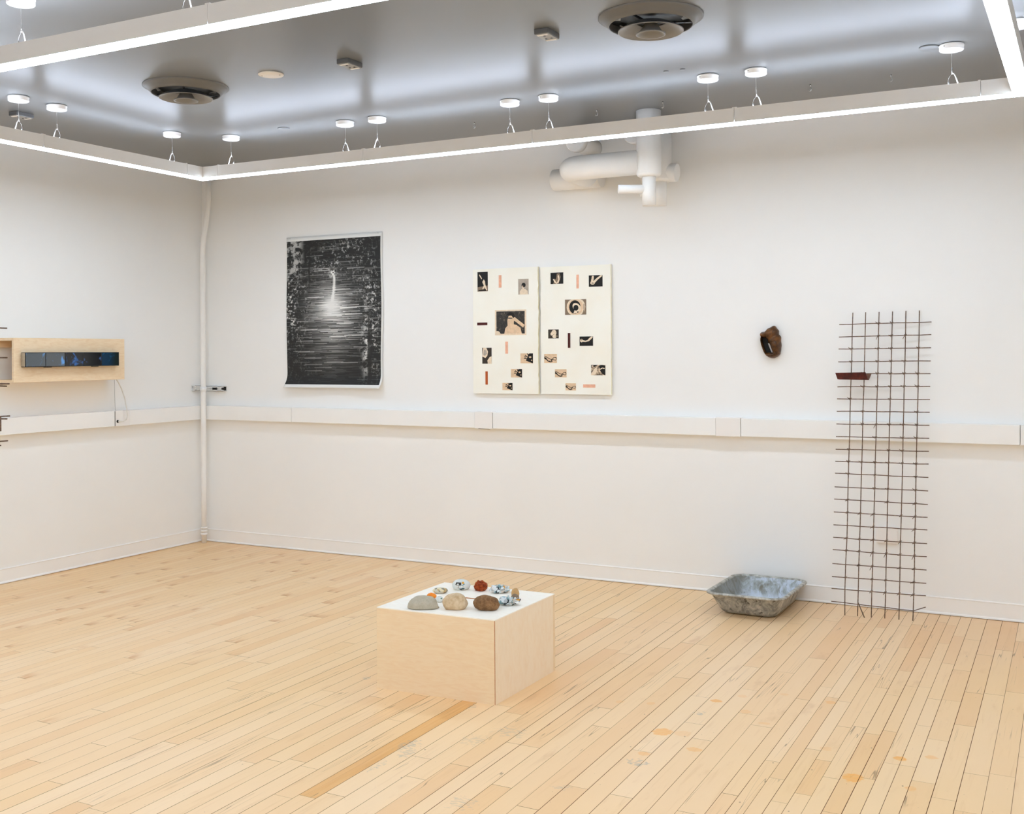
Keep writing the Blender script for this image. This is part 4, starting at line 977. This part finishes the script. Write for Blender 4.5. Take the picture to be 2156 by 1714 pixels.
# ------------------------------------------------------------------ second rod lattice, only its ends in view
t = thing('rod_lattice', 'double layered lattice of grey rods on the left wall, only rod ends in frame', 'grid', (.16, -2.35, 1.35))
o = Vector(t.location)
ends = [(.22, -2.025, 1.723), (.22, -2.024, 1.529), (.22, -2.010, 1.357), (.22, -2.007, 1.145), (.22, -2.024, .983), (.22, -2.076, .956)]
for x, y, z in ends: MB().tube([Vector((x, -2.72, z+.004))-o, Vector((x, -2.3, z+.002))-o, Vector((x, y, z))-o], .0045, 8).build('cross_rod', 'rusty_rod', t)
for x, y, z in [(.205, -2.018, 1.341), (.205, -2.016, 1.126)]: MB().tube([Vector((x, -2.72, z+.06))-o, Vector((x, -2.2, z+.012))-o, Vector((x, y, z))-o], .0045, 8).build('cross_rod', 'rusty_rod', t)
for y in (-2.082, -2.22, -2.36, -2.5, -2.64):
    MB().tube([Vector((.228, y, 1.05 if y == -2.082 else .93))-o, Vector((.228, y, 1.15 if y == -2.082 else 1.76))-o], .0045, 8).build('upright_rod', 'rusty_rod', t)
for y, z in ((-2.36, 1.68), (-2.5, 1.30)): MB().tube([Vector((.0003, y, z))-o, Vector((.23, y, z))-o], .004, 8).build('wall_pin', 'steel', t)

# ------------------------------------------------------------------ camera
cam = bpy.data.cameras.new('camera'); co = bpy.data.objects.new('camera', cam); COL.objects.link(co); S.camera = co
f_px, yaw, roll, py = 2312.908, .4867483, -.0054368, 740.612
fw = Vector((-math.sin(yaw), math.cos(yaw), 0)); rt = Vector((math.cos(yaw), math.sin(yaw), 0)); up = Vector((0, 0, 1))
r2 = rt*math.cos(roll)+up*math.sin(roll); u2 = -rt*math.sin(roll)+up*math.cos(roll)
co.matrix_world = Matrix(((r2.x, u2.x, -fw.x, 6.527029), (r2.y, u2.y, -fw.y, -6.851685), (r2.z, u2.z, -fw.z, 1.55), (0, 0, 0, 1)))
cam.sensor_width = 36; cam.lens = f_px*36/2156; cam.shift_y = -(857-py)/2156; cam.clip_start = .05

w = bpy.data.worlds.new('world'); S.world = w; w.use_nodes = True
w.node_tree.nodes['Background'].inputs[0].default_value = (0, 0, 0, 1)
S.view_settings.view_transform = 'Standard'; S.view_settings.look = 'None'; S.view_settings.gamma = 1; S.view_settings.use_curve_mapping = False
S.view_settings.exposure = 0
S.cycles.max_bounces = 12; S.cycles.diffuse_bounces = 8; S.cycles.caustics_reflective = False; S.cycles.caustics_refractive = False
S.cycles.sample_clamp_indirect = 8
